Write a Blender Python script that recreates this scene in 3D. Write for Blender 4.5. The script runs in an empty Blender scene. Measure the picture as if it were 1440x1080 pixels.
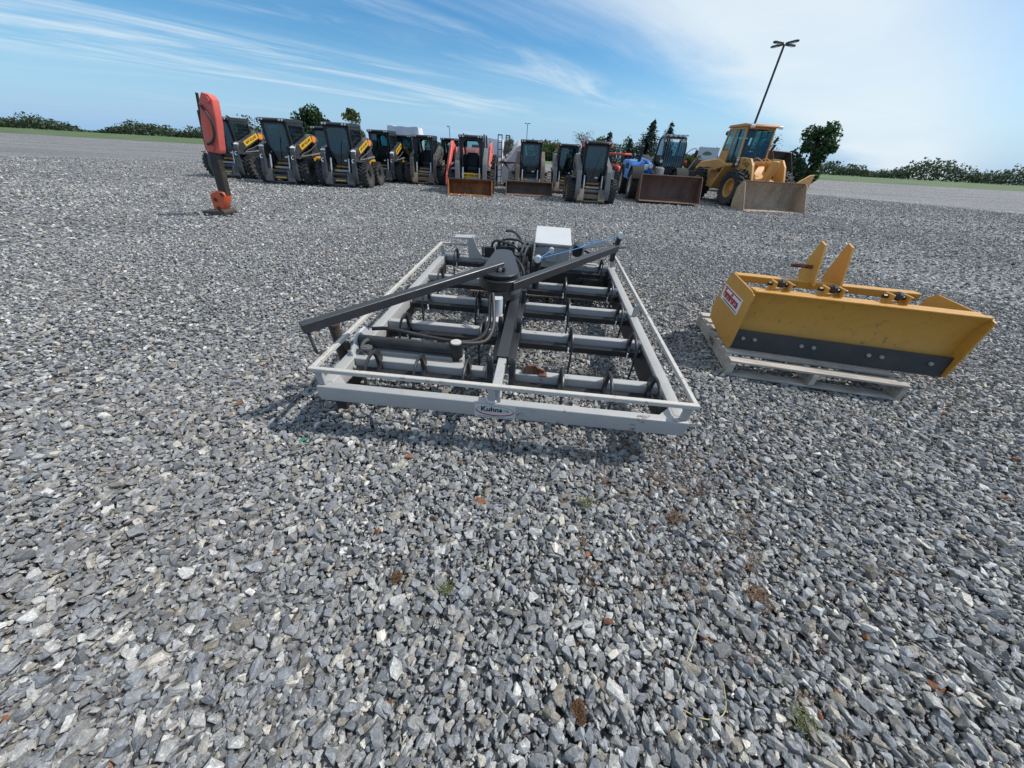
import bpy, bmesh, math, random
import numpy as np
from mathutils import Vector, Matrix, Euler

SC = bpy.context.scene
C = SC.collection
R = math.radians
PI = math.pi
rnd = random.Random(7)

# ---------------------------------------------------------------- materials
def new_mat(name):
    m = bpy.data.materials.new(name)
    m.use_nodes = True
    nt = m.node_tree
    for n in list(nt.nodes):
        nt.nodes.remove(n)
    out = nt.nodes.new('ShaderNodeOutputMaterial')
    return m, nt, out

def N(nt, t, **kw):
    n = nt.nodes.new(t)
    for k, v in kw.items():
        if k in n.inputs.keys():
            n.inputs[k].default_value = v
        else:
            setattr(n, k, v)
    return n

def L(nt, a, b):
    nt.links.new(a, b)

def rgba(c):
    return (c[0], c[1], c[2], 1.0)

def mixc(nt, fac, a, b, blend='MIX'):
    n = nt.nodes.new('ShaderNodeMix')
    n.data_type = 'RGBA'
    n.blend_type = blend
    for sock, v in ((n.inputs[0], fac), (n.inputs[6], a), (n.inputs[7], b)):
        if isinstance(v, (int, float)):
            sock.default_value = v
        elif isinstance(v, tuple):
            sock.default_value = v if len(v) == 4 else rgba(v)
        else:
            L(nt, v, sock)
    return n.outputs[2]

def ramp(nt, src, stops, interp='LINEAR'):
    n = nt.nodes.new('ShaderNodeValToRGB')
    n.color_ramp.interpolation = interp
    e = n.color_ramp.elements
    while len(e) < len(stops):
        e.new(0.5)
    for i, (p, c) in enumerate(stops):
        e[i].position = p
        e[i].color = rgba(c) if len(c) == 3 else c
    L(nt, src, n.inputs[0])
    return n.outputs[0]

def gray(v):
    return (v, v, v)

def paint(name, col, rough=0.45, metal=0.0, dirt=0.25, dirtcol=(0.16, 0.14, 0.115), dust=0.3,
          wear=0.0, wearcol=(0.10, 0.035, 0.015), var=0.12, scale=5.0, bump=0.05, spec=0.5):
    m, nt, out = new_mat(name)
    bs = N(nt, 'ShaderNodeBsdfPrincipled')
    geo = N(nt, 'ShaderNodeNewGeometry')
    n1 = N(nt, 'ShaderNodeTexNoise', Scale=scale, Detail=4.0, Roughness=0.65)
    L(nt, geo.outputs['Position'], n1.inputs['Vector'])
    n2 = N(nt, 'ShaderNodeTexNoise', Scale=scale * 7, Detail=2.0)
    L(nt, geo.outputs['Position'], n2.inputs['Vector'])
    c0 = mixc(nt, ramp(nt, n1.outputs[0], [(0.3, gray(0)), (0.7, gray(1))]),
              tuple(x * (1 - var) for x in col), tuple(min(1, x * (1 + var)) for x in col))
    d = ramp(nt, n1.outputs[0], [(0.5, gray(0)), (0.75, gray(dirt))])
    c1 = mixc(nt, d, c0, dirtcol)
    sep = N(nt, 'ShaderNodeSeparateXYZ')
    L(nt, geo.outputs['Position'], sep.inputs[0])
    mr = N(nt, 'ShaderNodeMapRange')
    mr.inputs[1].default_value = 0.0; mr.inputs[2].default_value = 0.9
    mr.inputs[3].default_value = dust; mr.inputs[4].default_value = 0.0
    L(nt, sep.outputs[2], mr.inputs[0])
    mm = N(nt, 'ShaderNodeMath', operation='MULTIPLY')
    L(nt, mr.outputs[0], mm.inputs[0])
    L(nt, ramp(nt, n2.outputs[0], [(0.3, gray(0.3)), (0.7, gray(1))]), mm.inputs[1])
    c2 = mixc(nt, mm.outputs[0], c1, dirtcol)
    if wear > 0:
        n3 = N(nt, 'ShaderNodeTexNoise', Scale=scale * 2.3, Detail=8.0, Roughness=0.7)
        L(nt, geo.outputs['Position'], n3.inputs['Vector'])
        wf = ramp(nt, n3.outputs[0], [(0.62 - 0.22 * wear, gray(0)), (0.70 - 0.15 * wear, gray(1))])
        c2 = mixc(nt, wf, c2, wearcol)
    L(nt, c2, bs.inputs['Base Color'])
    bs.inputs['Metallic'].default_value = metal
    bs.inputs['Specular IOR Level'].default_value = spec
    rr = N(nt, 'ShaderNodeMapRange')
    rr.inputs[3].default_value = max(0.05, rough - 0.1); rr.inputs[4].default_value = min(1, rough + 0.2)
    L(nt, n1.outputs[0], rr.inputs[0])
    L(nt, rr.outputs[0], bs.inputs['Roughness'])
    if bump > 0:
        b = N(nt, 'ShaderNodeBump', Strength=bump, Distance=0.02)
        L(nt, n2.outputs[0], b.inputs['Height'])
        L(nt, b.outputs[0], bs.inputs['Normal'])
    L(nt, bs.outputs[0], out.inputs[0])
    return m

def glass_mat(name, tint, refl=0.08, haze=0.10, hazecol=(0.05, 0.09, 0.10)):
    m, nt, out = new_mat(name)
    tr = N(nt, 'ShaderNodeBsdfTransparent', Color=rgba(tint))
    gl = N(nt, 'ShaderNodeBsdfGlossy', Color=(0.9, 0.95, 1, 1), Roughness=0.04)
    df = N(nt, 'ShaderNodeBsdfDiffuse', Color=rgba(hazecol))
    lw = N(nt, 'ShaderNodeLayerWeight', Blend=0.25)
    geo = N(nt, 'ShaderNodeNewGeometry')
    nz = N(nt, 'ShaderNodeTexNoise', Scale=3.0, Detail=5.0)
    L(nt, geo.outputs['Position'], nz.inputs['Vector'])
    mh = N(nt, 'ShaderNodeMath', operation='MULTIPLY'); mh.inputs[1].default_value = haze * 2
    L(nt, nz.outputs[0], mh.inputs[0])
    m1 = N(nt, 'ShaderNodeMixShader')
    L(nt, mh.outputs[0], m1.inputs[0]); L(nt, tr.outputs[0], m1.inputs[1]); L(nt, df.outputs[0], m1.inputs[2])
    ad = N(nt, 'ShaderNodeMath', operation='ADD'); ad.inputs[1].default_value = refl
    ml = N(nt, 'ShaderNodeMath', operation='MULTIPLY'); ml.inputs[1].default_value = 0.6
    L(nt, lw.outputs['Fresnel'], ml.inputs[0]); L(nt, ml.outputs[0], ad.inputs[0])
    m2 = N(nt, 'ShaderNodeMixShader')
    L(nt, ad.outputs[0], m2.inputs[0]); L(nt, m1.outputs[0], m2.inputs[1]); L(nt, gl.outputs[0], m2.inputs[2])
    L(nt, m2.outputs[0], out.inputs[0])
    return m

def rust_mat(name, a, b, c, rough=0.75, scale=3.0):
    m, nt, out = new_mat(name)
    bs = N(nt, 'ShaderNodeBsdfPrincipled', Roughness=rough)
    geo = N(nt, 'ShaderNodeNewGeometry')
    mp = N(nt, 'ShaderNodeMapping'); mp.inputs['Scale'].default_value = (1, 1, 0.35)
    L(nt, geo.outputs['Position'], mp.inputs[0])
    n1 = N(nt, 'ShaderNodeTexNoise', Scale=scale, Detail=8.0, Roughness=0.7)
    L(nt, mp.outputs[0], n1.inputs['Vector'])
    n2 = N(nt, 'ShaderNodeTexNoise', Scale=scale * 9, Detail=5.0)
    L(nt, geo.outputs['Position'], n2.inputs['Vector'])
    c1 = ramp(nt, n1.outputs[0], [(0.3, a), (0.5, b), (0.72, c)])
    c2 = mixc(nt, 0.35, c1, ramp(nt, n2.outputs[0], [(0.35, gray(0.02)), (0.65, b)]))
    L(nt, c2, bs.inputs['Base Color'])
    bp = N(nt, 'ShaderNodeBump', Strength=0.25, Distance=0.02)
    L(nt, n2.outputs[0], bp.inputs['Height']); L(nt, bp.outputs[0], bs.inputs['Normal'])
    L(nt, bs.outputs[0], out.inputs[0])
    return m

def wood_mat(name, a, b, axis=(1.5, 14, 14)):
    m, nt, out = new_mat(name)
    bs = N(nt, 'ShaderNodeBsdfPrincipled', Roughness=0.85)
    tc = N(nt, 'ShaderNodeTexCoord')
    mp = N(nt, 'ShaderNodeMapping'); mp.inputs['Scale'].default_value = axis
    L(nt, tc.outputs['Object'], mp.inputs[0])
    n1 = N(nt, 'ShaderNodeTexNoise', Scale=3.0, Detail=8.0, Roughness=0.7)
    L(nt, mp.outputs[0], n1.inputs['Vector'])
    n2 = N(nt, 'ShaderNodeTexNoise', Scale=4.0, Detail=3.0)
    L(nt, tc.outputs['Object'], n2.inputs['Vector'])
    c1 = ramp(nt, n1.outputs[0], [(0.32, a), (0.66, b)])
    c2 = mixc(nt, ramp(nt, n2.outputs[0], [(0.45, gray(0)), (0.75, gray(0.5))]), c1, tuple(x * 0.5 for x in a))
    L(nt, c2, bs.inputs['Base Color'])
    bp = N(nt, 'ShaderNodeBump', Strength=0.3, Distance=0.01)
    L(nt, n1.outputs[0], bp.inputs['Height']); L(nt, bp.outputs[0], bs.inputs['Normal'])
    L(nt, bs.outputs[0], out.inputs[0])
    return m

def leaf_mat(name, a, b, c):
    m, nt, out = new_mat(name)
    bs = N(nt, 'ShaderNodeBsdfPrincipled', Roughness=0.6)
    geo = N(nt, 'ShaderNodeNewGeometry')
    n1 = N(nt, 'ShaderNodeTexNoise', Scale=1.1, Detail=3.0)
    L(nt, geo.outputs['Position'], n1.inputs['Vector'])
    c1 = ramp(nt, n1.outputs[0], [(0.3, a), (0.5, b), (0.7, c)])
    c2 = mixc(nt, geo.outputs['Random Per Island'], tuple(x * 0.6 for x in b), c1)
    L(nt, c2, bs.inputs['Base Color'])
    tl = N(nt, 'ShaderNodeBsdfTranslucent')
    L(nt, c1, tl.inputs[0])
    mx = N(nt, 'ShaderNodeMixShader'); mx.inputs[0].default_value = 0.25
    L(nt, bs.outputs[0], mx.inputs[1]); L(nt, tl.outputs[0], mx.inputs[2])
    L(nt, mx.outputs[0], out.inputs[0])
    return m

M = {}
M['charcoal'] = paint('charcoal_paint', (0.035, 0.038, 0.042), 0.4, dirt=0.3, dust=0.45, dirtcol=(0.13, 0.12, 0.105))
M['charcoal_dirty'] = paint('dirty_charcoal_paint', (0.055, 0.054, 0.052), 0.6, dirt=0.7, dust=0.75, dirtcol=(0.17, 0.14, 0.11))
M['muddy'] = paint('muddy_brown_paint', (0.13, 0.10, 0.075), 0.7, dirt=0.7, dust=0.8, dirtcol=(0.24, 0.18, 0.13))
M['dullgrey'] = paint('dull_grey_paint', (0.13, 0.13, 0.13), 0.55, dirt=0.5, dust=0.4, dirtcol=(0.10, 0.085, 0.07))
M['cabblack'] = paint('cab_black_paint', (0.016, 0.018, 0.022), 0.4, dirt=0.15, dust=0.15)
M['plastic'] = paint('black_plastic', (0.02, 0.02, 0.022), 0.6, dirt=0.2, dust=0.2)
M['seat'] = paint('seat_vinyl', (0.035, 0.037, 0.042), 0.6, dirt=0.1, dust=0)
M['yellow'] = paint('machine_yellow_paint', (0.72, 0.36, 0.012), 0.4, dirt=0.35, dust=0.35)
M['decal_yellow'] = paint('decal_yellow', (0.80, 0.46, 0.01), 0.4, dirt=0.05, dust=0.0, var=0.04, bump=0)
M['decal_orange'] = paint('decal_orange', (0.80, 0.22, 0.02), 0.4, dirt=0.05, dust=0.0, var=0.04, bump=0)
M['letter_black'] = paint('letter_black', (0.012, 0.012, 0.014), 0.5, dirt=0, dust=0, bump=0)
M['letter_amber'] = paint('letter_amber', (0.75, 0.34, 0.03), 0.5, dirt=0, dust=0, bump=0)
M['letter_red'] = paint('letter_red', (0.42, 0.012, 0.02), 0.5, dirt=0, dust=0, bump=0)
M['letter_brown'] = paint('letter_brown', (0.16, 0.085, 0.03), 0.6, dirt=0.2, dust=0, bump=0)
M['white'] = paint('white_decal', (0.78, 0.78, 0.78), 0.4, dirt=0.15, dust=0.1, bump=0, var=0.03)
M['stepgrey'] = paint('step_grey', (0.42, 0.43, 0.44), 0.5, dirt=0.3, dust=0.2)
M['chrome'] = paint('cylinder_rod_steel', (0.55, 0.55, 0.54), 0.28, metal=0.7, dirt=0.35, dust=0.2)
M['rubber'] = paint('tyre_rubber', (0.022, 0.022, 0.023), 0.85, dirt=0.5, dust=0.7, dirtcol=(0.12, 0.11, 0.10), bump=0.2, scale=8)
M['rubber_muddy'] = paint('muddy_tyre_rubber', (0.22, 0.20, 0.175), 0.9, dirt=0.6, dust=0.6, dirtcol=(0.33, 0.29, 0.25), bump=0.2, scale=8)
M['rim_black'] = paint('dark_rim', (0.06, 0.06, 0.06), 0.5, dirt=0.4, dust=0.4)
M['rim_yellow'] = paint('yellow_rim', (0.62, 0.36, 0.05), 0.55, dirt=0.5, dust=0.4)
M['rim_cream'] = paint('cream_rim', (0.62, 0.58, 0.48), 0.5, dirt=0.4, dust=0.4)
M['rust_orange'] = rust_mat('orange_rust', (0.06, 0.03, 0.018), (0.24, 0.09, 0.028), (0.50, 0.19, 0.045))
M['rust_lip'] = rust_mat('bright_rust', (0.20, 0.065, 0.015), (0.40, 0.14, 0.03), (0.52, 0.21, 0.06))
M['rust_brown'] = rust_mat('brown_rust', (0.09, 0.06, 0.045), (0.165, 0.11, 0.082), (0.24, 0.155, 0.115))
M['rust_dark'] = rust_mat('dark_rust', (0.03, 0.022, 0.018), (0.065, 0.045, 0.034), (0.11, 0.07, 0.05))
M['rust_edge'] = rust_mat('worn_edge_rust', (0.16, 0.09, 0.06), (0.28, 0.17, 0.12), (0.36, 0.24, 0.17))
M['rust_blue'] = rust_mat('reddish_brown_rust', (0.07, 0.042, 0.034), (0.18, 0.095, 0.066), (0.27, 0.135, 0.09))
M['bucket_worn'] = rust_mat('worn_bucket_steel', (0.24, 0.165, 0.105), (0.47, 0.345, 0.235), (0.60, 0.48, 0.36))
M['glass'] = glass_mat('cab_glass', (0.34, 0.56, 0.57), 0.05, 0.05)
M['glass_clear'] = glass_mat('clear_teal_glass', (0.56, 0.72, 0.71), 0.025, 0.04)
M['lamp_lens'] = paint('lamp_lens', (0.72, 0.70, 0.66), 0.15, dirt=0.1, dust=0, bump=0)
M['lamp_red'] = paint('red_lens', (0.65, 0.05, 0.03), 0.2, dirt=0.1, dust=0, bump=0)
M['lamp_orange'] = paint('orange_lens', (0.75, 0.14, 0.03), 0.25, dirt=0.1, dust=0, bump=0)
M['red'] = paint('red_machine_paint', (0.62, 0.055, 0.04), 0.4, dirt=0.25, dust=0.2)
M['salmon'] = paint('faded_red_paint', (0.72, 0.13, 0.10), 0.45, dirt=0.25, dust=0.2)
M['orange'] = paint('orange_machine_paint', (0.75, 0.11, 0.03), 0.4, dirt=0.25, dust=0.25)
M['blue'] = paint('blue_machine_paint', (0.012, 0.17, 0.52), 0.35, dirt=0.25, dust=0.3)
M['greyfender'] = paint('grey_fender_plastic', (0.028, 0.027, 0.027), 0.75, dirt=0.4, dust=0.2, dirtcol=(0.06,0.055,0.05), spec=0.25)
M['tan'] = paint('tan_yellow_paint', (0.58, 0.30, 0.085), 0.55, dirt=0.55, dust=0.35, dirtcol=(0.26, 0.17, 0.09))
M['tan_roof'] = paint('faded_tan_paint', (0.50, 0.245, 0.10), 0.55, dirt=0.3, dust=0.1, dirtcol=(0.32, 0.17, 0.10))
M['brown_paint'] = paint('brown_cab_paint', (0.06, 0.045, 0.035), 0.5, dirt=0.25, dust=0)
M['silver'] = paint('silver_grey_paint', (0.40, 0.392, 0.38), 0.38, dirt=0.22, dust=0.12, dirtcol=(0.20, 0.19, 0.17), var=0.07, scale=4, wear=0.02)
M['rail'] = paint('weathered_rail_paint', (0.50, 0.48, 0.44), 0.5, dirt=0.6, dust=0.0, dirtcol=(0.50, 0.40, 0.30), wear=0.22, wearcol=(0.30, 0.13, 0.06), scale=7)
M['whitegrey'] = paint('pale_grey_paint', (0.52, 0.525, 0.53), 0.5, dirt=0.2, dust=0.0, dirtcol=(0.4, 0.39, 0.37), var=0.05)
M['black'] = paint('gloss_black_paint', (0.014, 0.014, 0.016), 0.33, dirt=0.25, dust=0.2, dirtcol=(0.10, 0.095, 0.09))
M['satin'] = paint('satin_black_steel', (0.026, 0.027, 0.031), 0.36, dirt=0.25, dust=0.05, dirtcol=(0.06, 0.06, 0.062))
M['hose'] = paint('hydraulic_hose', (0.018, 0.018, 0.02), 0.5, dirt=0.3, dust=0.2)
M['brownblack'] = paint('rusty_black_steel', (0.035, 0.026, 0.02), 0.6, dirt=0.4, dust=0.2, wear=0.15)
M['rustlug'] = rust_mat('lug_rust', (0.04, 0.015, 0.01), (0.15, 0.05, 0.025), (0.42, 0.22, 0.13), scale=22)
M['rope'] = paint('blue_rope', (0.05, 0.21, 0.45), 0.7, dirt=0.1, dust=0, scale=40)
M['decal'] = paint('decal_vinyl', (0.55, 0.545, 0.54), 0.35, dirt=0.15, dust=0, var=0.03, bump=0)
M['decal_grey'] = paint('decal_grey_print', (0.22, 0.22, 0.22), 0.5, dirt=0, dust=0, bump=0)
M['ochre'] = paint('ochre_yellow_paint', (0.58, 0.285, 0.042), 0.42, dirt=0.45, dust=0.2, dirtcol=(0.30, 0.15, 0.045), wear=0.10, wearcol=(0.20, 0.10, 0.04), scale=9, bump=0.08)
M['boltgrey'] = paint('bolt_grey', (0.34, 0.34, 0.34), 0.45, dirt=0.4, dust=0.1)
M['blackedge'] = paint('black_cutting_edge', (0.028, 0.028, 0.03), 0.5, dirt=0.5, dust=0.2, dirtcol=(0.085, 0.065, 0.05))
M['wood'] = wood_mat('grey_pallet_wood', (0.27, 0.24, 0.205), (0.54, 0.49, 0.43))
M['wood_dark'] = wood_mat('dark_pallet_wood', (0.10, 0.085, 0.065), (0.22, 0.185, 0.145))
M['wrap'] = paint('white_wrap_plastic', (0.74, 0.75, 0.78), 0.4, dirt=0.25, dust=0.2, dirtcol=(0.45, 0.45, 0.46), var=0.05, bump=0.3, scale=3)
M['tarp'] = paint('grey_white_tarp', (0.56, 0.54, 0.52), 0.6, dirt=0.4, dust=0.1, dirtcol=(0.30, 0.27, 0.24), bump=0.3, scale=3)
M['binwhite'] = paint('pale_sheet_metal', (0.56, 0.58, 0.62), 0.5, dirt=0.4, dust=0.3)
M['pole'] = paint('dark_pole_steel', (0.028, 0.032, 0.036), 0.5, dirt=0.2, dust=0)
M['carblack'] = paint('dark_car_paint', (0.02, 0.023, 0.03), 0.25, dirt=0.15, dust=0.3)
M['bark'] = paint('bark', (0.09, 0.07, 0.055), 0.9, dirt=0.4, dust=0, scale=8, bump=0.5)
M['leaf'] = leaf_mat('leaf_green', (0.018, 0.045, 0.012), (0.035, 0.085, 0.02), (0.06, 0.13, 0.03))
M['leaf_yellow'] = leaf_mat('leaf_yellow_green', (0.06, 0.085, 0.018), (0.11, 0.13, 0.03), (0.15, 0.16, 0.045))
M['leaf_pale'] = leaf_mat('leaf_pale_green', (0.09, 0.13, 0.05), (0.13, 0.18, 0.07), (0.18, 0.22, 0.10))
M['leaf_bare'] = leaf_mat('budding_twigs', (0.10, 0.085, 0.07), (0.13, 0.12, 0.085), (0.16, 0.15, 0.11))
M['leaf_grey'] = leaf_mat('grey_green_buds', (0.14, 0.16, 0.14), (0.19, 0.21, 0.19), (0.25, 0.27, 0.25))
M['needle'] = leaf_mat('spruce_needles', (0.012, 0.03, 0.022), (0.022, 0.05, 0.035), (0.04, 0.075, 0.05))
M['signface'] = paint('pale_sign_face', (0.50, 0.53, 0.56), 0.5, dirt=0.3, dust=0)
M['signgreen'] = paint('sign_green_print', (0.10, 0.17, 0.11), 0.5, dirt=0.1, dust=0, bump=0)

# ---------------------------------------------------------------- mesh helpers
def V(*a):
    return Vector(a)

def box(bm, c, s, rot=None, bev=0.0, seg=1):
    r = bmesh.ops.create_cube(bm, size=1.0)
    vs = r['verts']
    bmesh.ops.scale(bm, vec=Vector(s), verts=vs)
    if bev > 0:
        es = list({e for v in vs for e in v.link_edges})
        rb = bmesh.ops.bevel(bm, geom=es, offset=min(bev, min(s) * 0.45), segments=seg, affect='EDGES', profile=0.5)
        vs = list({v for f in rb['faces'] for v in f.verts} | {v for v in vs if v.is_valid})
    m = Matrix.Translation(Vector(c))
    if rot is not None:
        m = m @ (Euler(rot).to_matrix().to_4x4() if not isinstance(rot, Matrix) else rot.to_4x4())
    bmesh.ops.transform(bm, matrix=m, verts=vs)
    return vs

def prism(bm, pts, axis, a, b, bev=0.0):
    """extrude polygon (2-D points) along axis between a and b.  axis x: pts are (y,z); y: (x,z); z: (x,y)"""
    def mk(p, t):
        if axis == 'x': return (t, p[0], p[1])
        if axis == 'y': return (p[0], t, p[1])
        return (p[0], p[1], t)
    v0 = [bm.verts.new(mk(p, a)) for p in pts]
    v1 = [bm.verts.new(mk(p, b)) for p in pts]
    n = len(pts)
    fs = [bm.faces.new(v0), bm.faces.new(list(reversed(v1)))]
    for i in range(n):
        fs.append(bm.faces.new((v0[i], v1[i], v1[(i + 1) % n], v0[(i + 1) % n])))
    bmesh.ops.recalc_face_normals(bm, faces=fs)
    if bev > 0:
        es = list({e for f in fs for e in f.edges})
        bmesh.ops.bevel(bm, geom=es, offset=bev, segments=1, affect='EDGES', profile=0.5)

def ring(bm, outer, inner, axis, a, b):
    def mk(p, t):
        if axis == 'x': return (t, p[0], p[1])
        if axis == 'y': return (p[0], t, p[1])
        return (p[0], p[1], t)
    n = len(outer)
    oa = [bm.verts.new(mk(p, a)) for p in outer]; ob = [bm.verts.new(mk(p, b)) for p in outer]
    ia = [bm.verts.new(mk(p, a)) for p in inner]; ib = [bm.verts.new(mk(p, b)) for p in inner]
    fs = []
    for i in range(n):
        j = (i + 1) % n
        fs += [bm.faces.new((oa[i], oa[j], ia[j], ia[i])), bm.faces.new((ob[j], ob[i], ib[i], ib[j])),
               bm.faces.new((oa[j], oa[i], ob[i], ob[j])), bm.faces.new((ia[i], ia[j], ib[j], ib[i]))]
    bmesh.ops.recalc_face_normals(bm, faces=fs)

def cyl(bm, p0, p1, r, n=16, r2=None, caps=True):
    p0, p1 = Vector(p0), Vector(p1)
    d = p1 - p0
    r = max(r, 1e-4)
    res = bmesh.ops.create_cone(bm, cap_ends=caps, segments=n, radius1=r, radius2=r if r2 is None else r2, depth=d.length)
    q = Vector((0, 0, 1)).rotation_difference(d.normalized())
    bmesh.ops.transform(bm, matrix=Matrix.Translation((p0 + p1) / 2) @ q.to_matrix().to_4x4(), verts=res['verts'])

def tube(bm, pts, r, n=8, taper=None, smooth=2):
    P = [Vector(p) for p in pts]
    for _ in range(smooth):
        if len(P) < 3: break
        Q = [P[0]]
        for i in range(len(P) - 1):
            Q.append(P[i].lerp(P[i + 1], 0.25)); Q.append(P[i].lerp(P[i + 1], 0.75))
        Q.append(P[-1]); P = Q
    rings = []
    up = None
    for i, p in enumerate(P):
        t = (P[min(i + 1, len(P) - 1)] - P[max(i - 1, 0)]).normalized()
        if up is None:
            up = Vector((0, 0, 1)) if abs(t.z) < 0.9 else Vector((1, 0, 0))
        s = t.cross(up).normalized(); up = s.cross(t).normalized()
        rr = r
        if taper is not None:
            f = i / (len(P) - 1)
            rr = r * (1 - f) + taper * f
        rings.append([bm.verts.new(p + (s * math.cos(2 * PI * k / n) + up * math.sin(2 * PI * k / n)) * rr) for k in range(n)])
    for a, b in zip(rings[:-1], rings[1:]):
        for k in range(n):
            bm.faces.new((a[k], a[(k + 1) % n], b[(k + 1) % n], b[k]))
    bm.faces.new(list(reversed(rings[0]))); bm.faces.new(rings[-1])

def lathe(bm, prof, axis='x', n=28):
    """prof: (radius, along)."""
    rings = []
    for k in range(n):
        a = 2 * PI * k / n
        row = []
        for r, t in prof:
            if axis == 'x': row.append(bm.verts.new((t, r * math.cos(a), r * math.sin(a))))
            elif axis == 'y': row.append(bm.verts.new((r * math.cos(a), t, r * math.sin(a))))
            else: row.append(bm.verts.new((r * math.cos(a), r * math.sin(a), t)))
        rings.append(row)
    fs = []
    for k in range(n):
        A, B = rings[k], rings[(k + 1) % n]
        for i in range(len(prof) - 1):
            fs.append(bm.faces.new((A[i], B[i], B[i + 1], A[i + 1])))
    bmesh.ops.recalc_face_normals(bm, faces=fs)

def mesh_from(bm, name, mat, smooth=35):
    me = bpy.data.meshes.new(name)
    bm.normal_update()
    bm.to_mesh(me); bm.free()
    me.materials.append(mat)
    if smooth:
        me.shade_smooth()
        me.set_sharp_from_angle(angle=R(smooth))
    return me

def obj(name, bm, mat, parent=None, loc=None, rot=None, smooth=35):
    me = bm if isinstance(bm, bpy.types.Mesh) else mesh_from(bm, name, mat, smooth)
    o = bpy.data.objects.new(name, me)
    C.objects.link(o)
    if parent is not None: o.parent = parent
    if loc is not None: o.location = loc
    if rot is not None: o.rotation_euler = rot
    return o

def B():
    return bmesh.new()

def tag(o, label, cat, group=None):
    o['label'] = label; o['category'] = cat
    if group: o['group'] = group
    return o

def thing(name, label, cat, loc=(0, 0, 0), rz=0.0, group=None, scale=1.0):
    o = bpy.data.objects.new(name, None)
    o.empty_display_size = 0.3
    C.objects.link(o)
    o.location = loc; o.rotation_euler = (0, 0, rz); o.scale = (scale,) * 3
    return tag(o, label, cat, group)

def dup(root, loc, rz, label, group=None, scale=None):
    def rec(o, parent):
        c = o.copy(); C.objects.link(c)
        if parent is not None: c.parent = parent
        for ch in list(o.children): rec(ch, c)
        return c
    r = rec(root, None)
    r.location = loc; r.rotation_euler = (0, 0, rz); r['label'] = label
    if scale: r.scale = (scale,) * 3
    if group: r['group'] = group
    return r

def struct(o):
    o['kind'] = 'structure'; return o

def text_obj(name, body, size, mat, parent, matrix, bold=0.0, sx=1.0, depth=0.0015):
    cu = bpy.data.curves.new(name, 'FONT')
    cu.body = body; cu.size = size; cu.align_x = 'CENTER'; cu.align_y = 'CENTER'
    cu.extrude = depth; cu.offset = bold; cu.resolution_u = 3
    t = bpy.data.objects.new(name, cu); C.objects.link(t)
    dg = bpy.context.evaluated_depsgraph_get(); dg.update()
    me = bpy.data.meshes.new_from_object(t.evaluated_get(dg))
    bpy.data.objects.remove(t); bpy.data.curves.remove(cu)
    me.transform(Matrix.Diagonal((sx, 1, 1, 1)))
    me.transform(matrix)
    me.materials.clear(); me.materials.append(mat)
    o = bpy.data.objects.new(name, me); C.objects.link(o)
    o.parent = parent
    return o

def basis(o, x, y):
    """matrix whose local x,y lie along the given directions (text plane), origin o"""
    x = Vector(x).normalized(); y = Vector(y); y = (y - x * y.dot(x)).normalized(); z = x.cross(y)
    m = Matrix((x, y, z)).transposed().to_4x4(); m.translation = Vector(o)
    return m

# ---------------------------------------------------------------- camera, sky, sun
CAM_H = 1.45
pitch = math.atan((540 - 217.0) / 455.0)
fw = Vector((0, math.cos(pitch), -math.sin(pitch))); rt = Vector((1, 0, 0)); up = rt.cross(fw)
ro = R(3.3)
rt2 = rt * math.cos(ro) + up * math.sin(ro); up2 = up * math.cos(ro) - rt * math.sin(ro)
cd = bpy.data.cameras.new('camera')
cd.sensor_fit = 'HORIZONTAL'; cd.sensor_width = 36.0; cd.lens = 455.0 / 1440.0 * 36.0
cd.clip_start = 0.05; cd.clip_end = 5000
cam = bpy.data.objects.new('camera', cd); C.objects.link(cam)
mw = Matrix((rt2, up2, -fw)).transposed().to_4x4(); mw.translation = Vector((0, 0, CAM_H))
cam.matrix_world = mw
SC.camera = cam
SC.view_settings.view_transform = 'Standard'; SC.view_settings.look = 'None'
SC.cycles.max_bounces = 6; SC.cycles.diffuse_bounces = 2; SC.cycles.glossy_bounces = 2; SC.cycles.transparent_max_bounces = 12
SC.view_settings.exposure = 0; SC.view_settings.gamma = 1

SUN_DIR = Vector((0.85, 0.16, 1.0)).normalized()      # towards the sun
sun_el = math.asin(SUN_DIR.z); sun_az = math.atan2(SUN_DIR.x, SUN_DIR.y)
sd = bpy.data.lights.new('sun', 'SUN'); sd.energy = 4.1; sd.angle = R(0.9); sd.color = (1.0, 0.96, 0.90)
so = bpy.data.objects.new('sun', sd); C.objects.link(so)
so.rotation_euler = (-SUN_DIR).to_track_quat('-Z', 'Y').to_euler()
so.location = (20, 5, 30)

w = bpy.data.worlds.new('World'); SC.world = w; w.use_nodes = True
nt = w.node_tree
for n in list(nt.nodes): nt.nodes.remove(n)
wo = nt.nodes.new('ShaderNodeOutputWorld')
bg = N(nt, 'ShaderNodeBackground', Strength=0.112)
sky = nt.nodes.new('ShaderNodeTexSky'); sky.sky_type = 'NISHITA'; sky.sun_disc = False
sky.sun_elevation = sun_el; sky.sun_rotation = sun_az
sky.air_density = 1.0; sky.dust_density = 0.5; sky.ozone_density = 1.5; sky.altitude = 120
tc = N(nt, 'ShaderNodeTexCoord')
sep = N(nt, 'ShaderNodeSeparateXYZ'); L(nt, tc.outputs['Generated'], sep.inputs[0])
def mth(op, a, b=None, c=None, clamp=False):
    n = nt.nodes.new('ShaderNodeMath'); n.operation = op; n.use_clamp = clamp
    for i, v in enumerate((a, b, c)):
        if v is None: continue
        if isinstance(v, (int, float)): n.inputs[i].default_value = v
        else: L(nt, v, n.inputs[i])
    return n.outputs[0]
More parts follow.
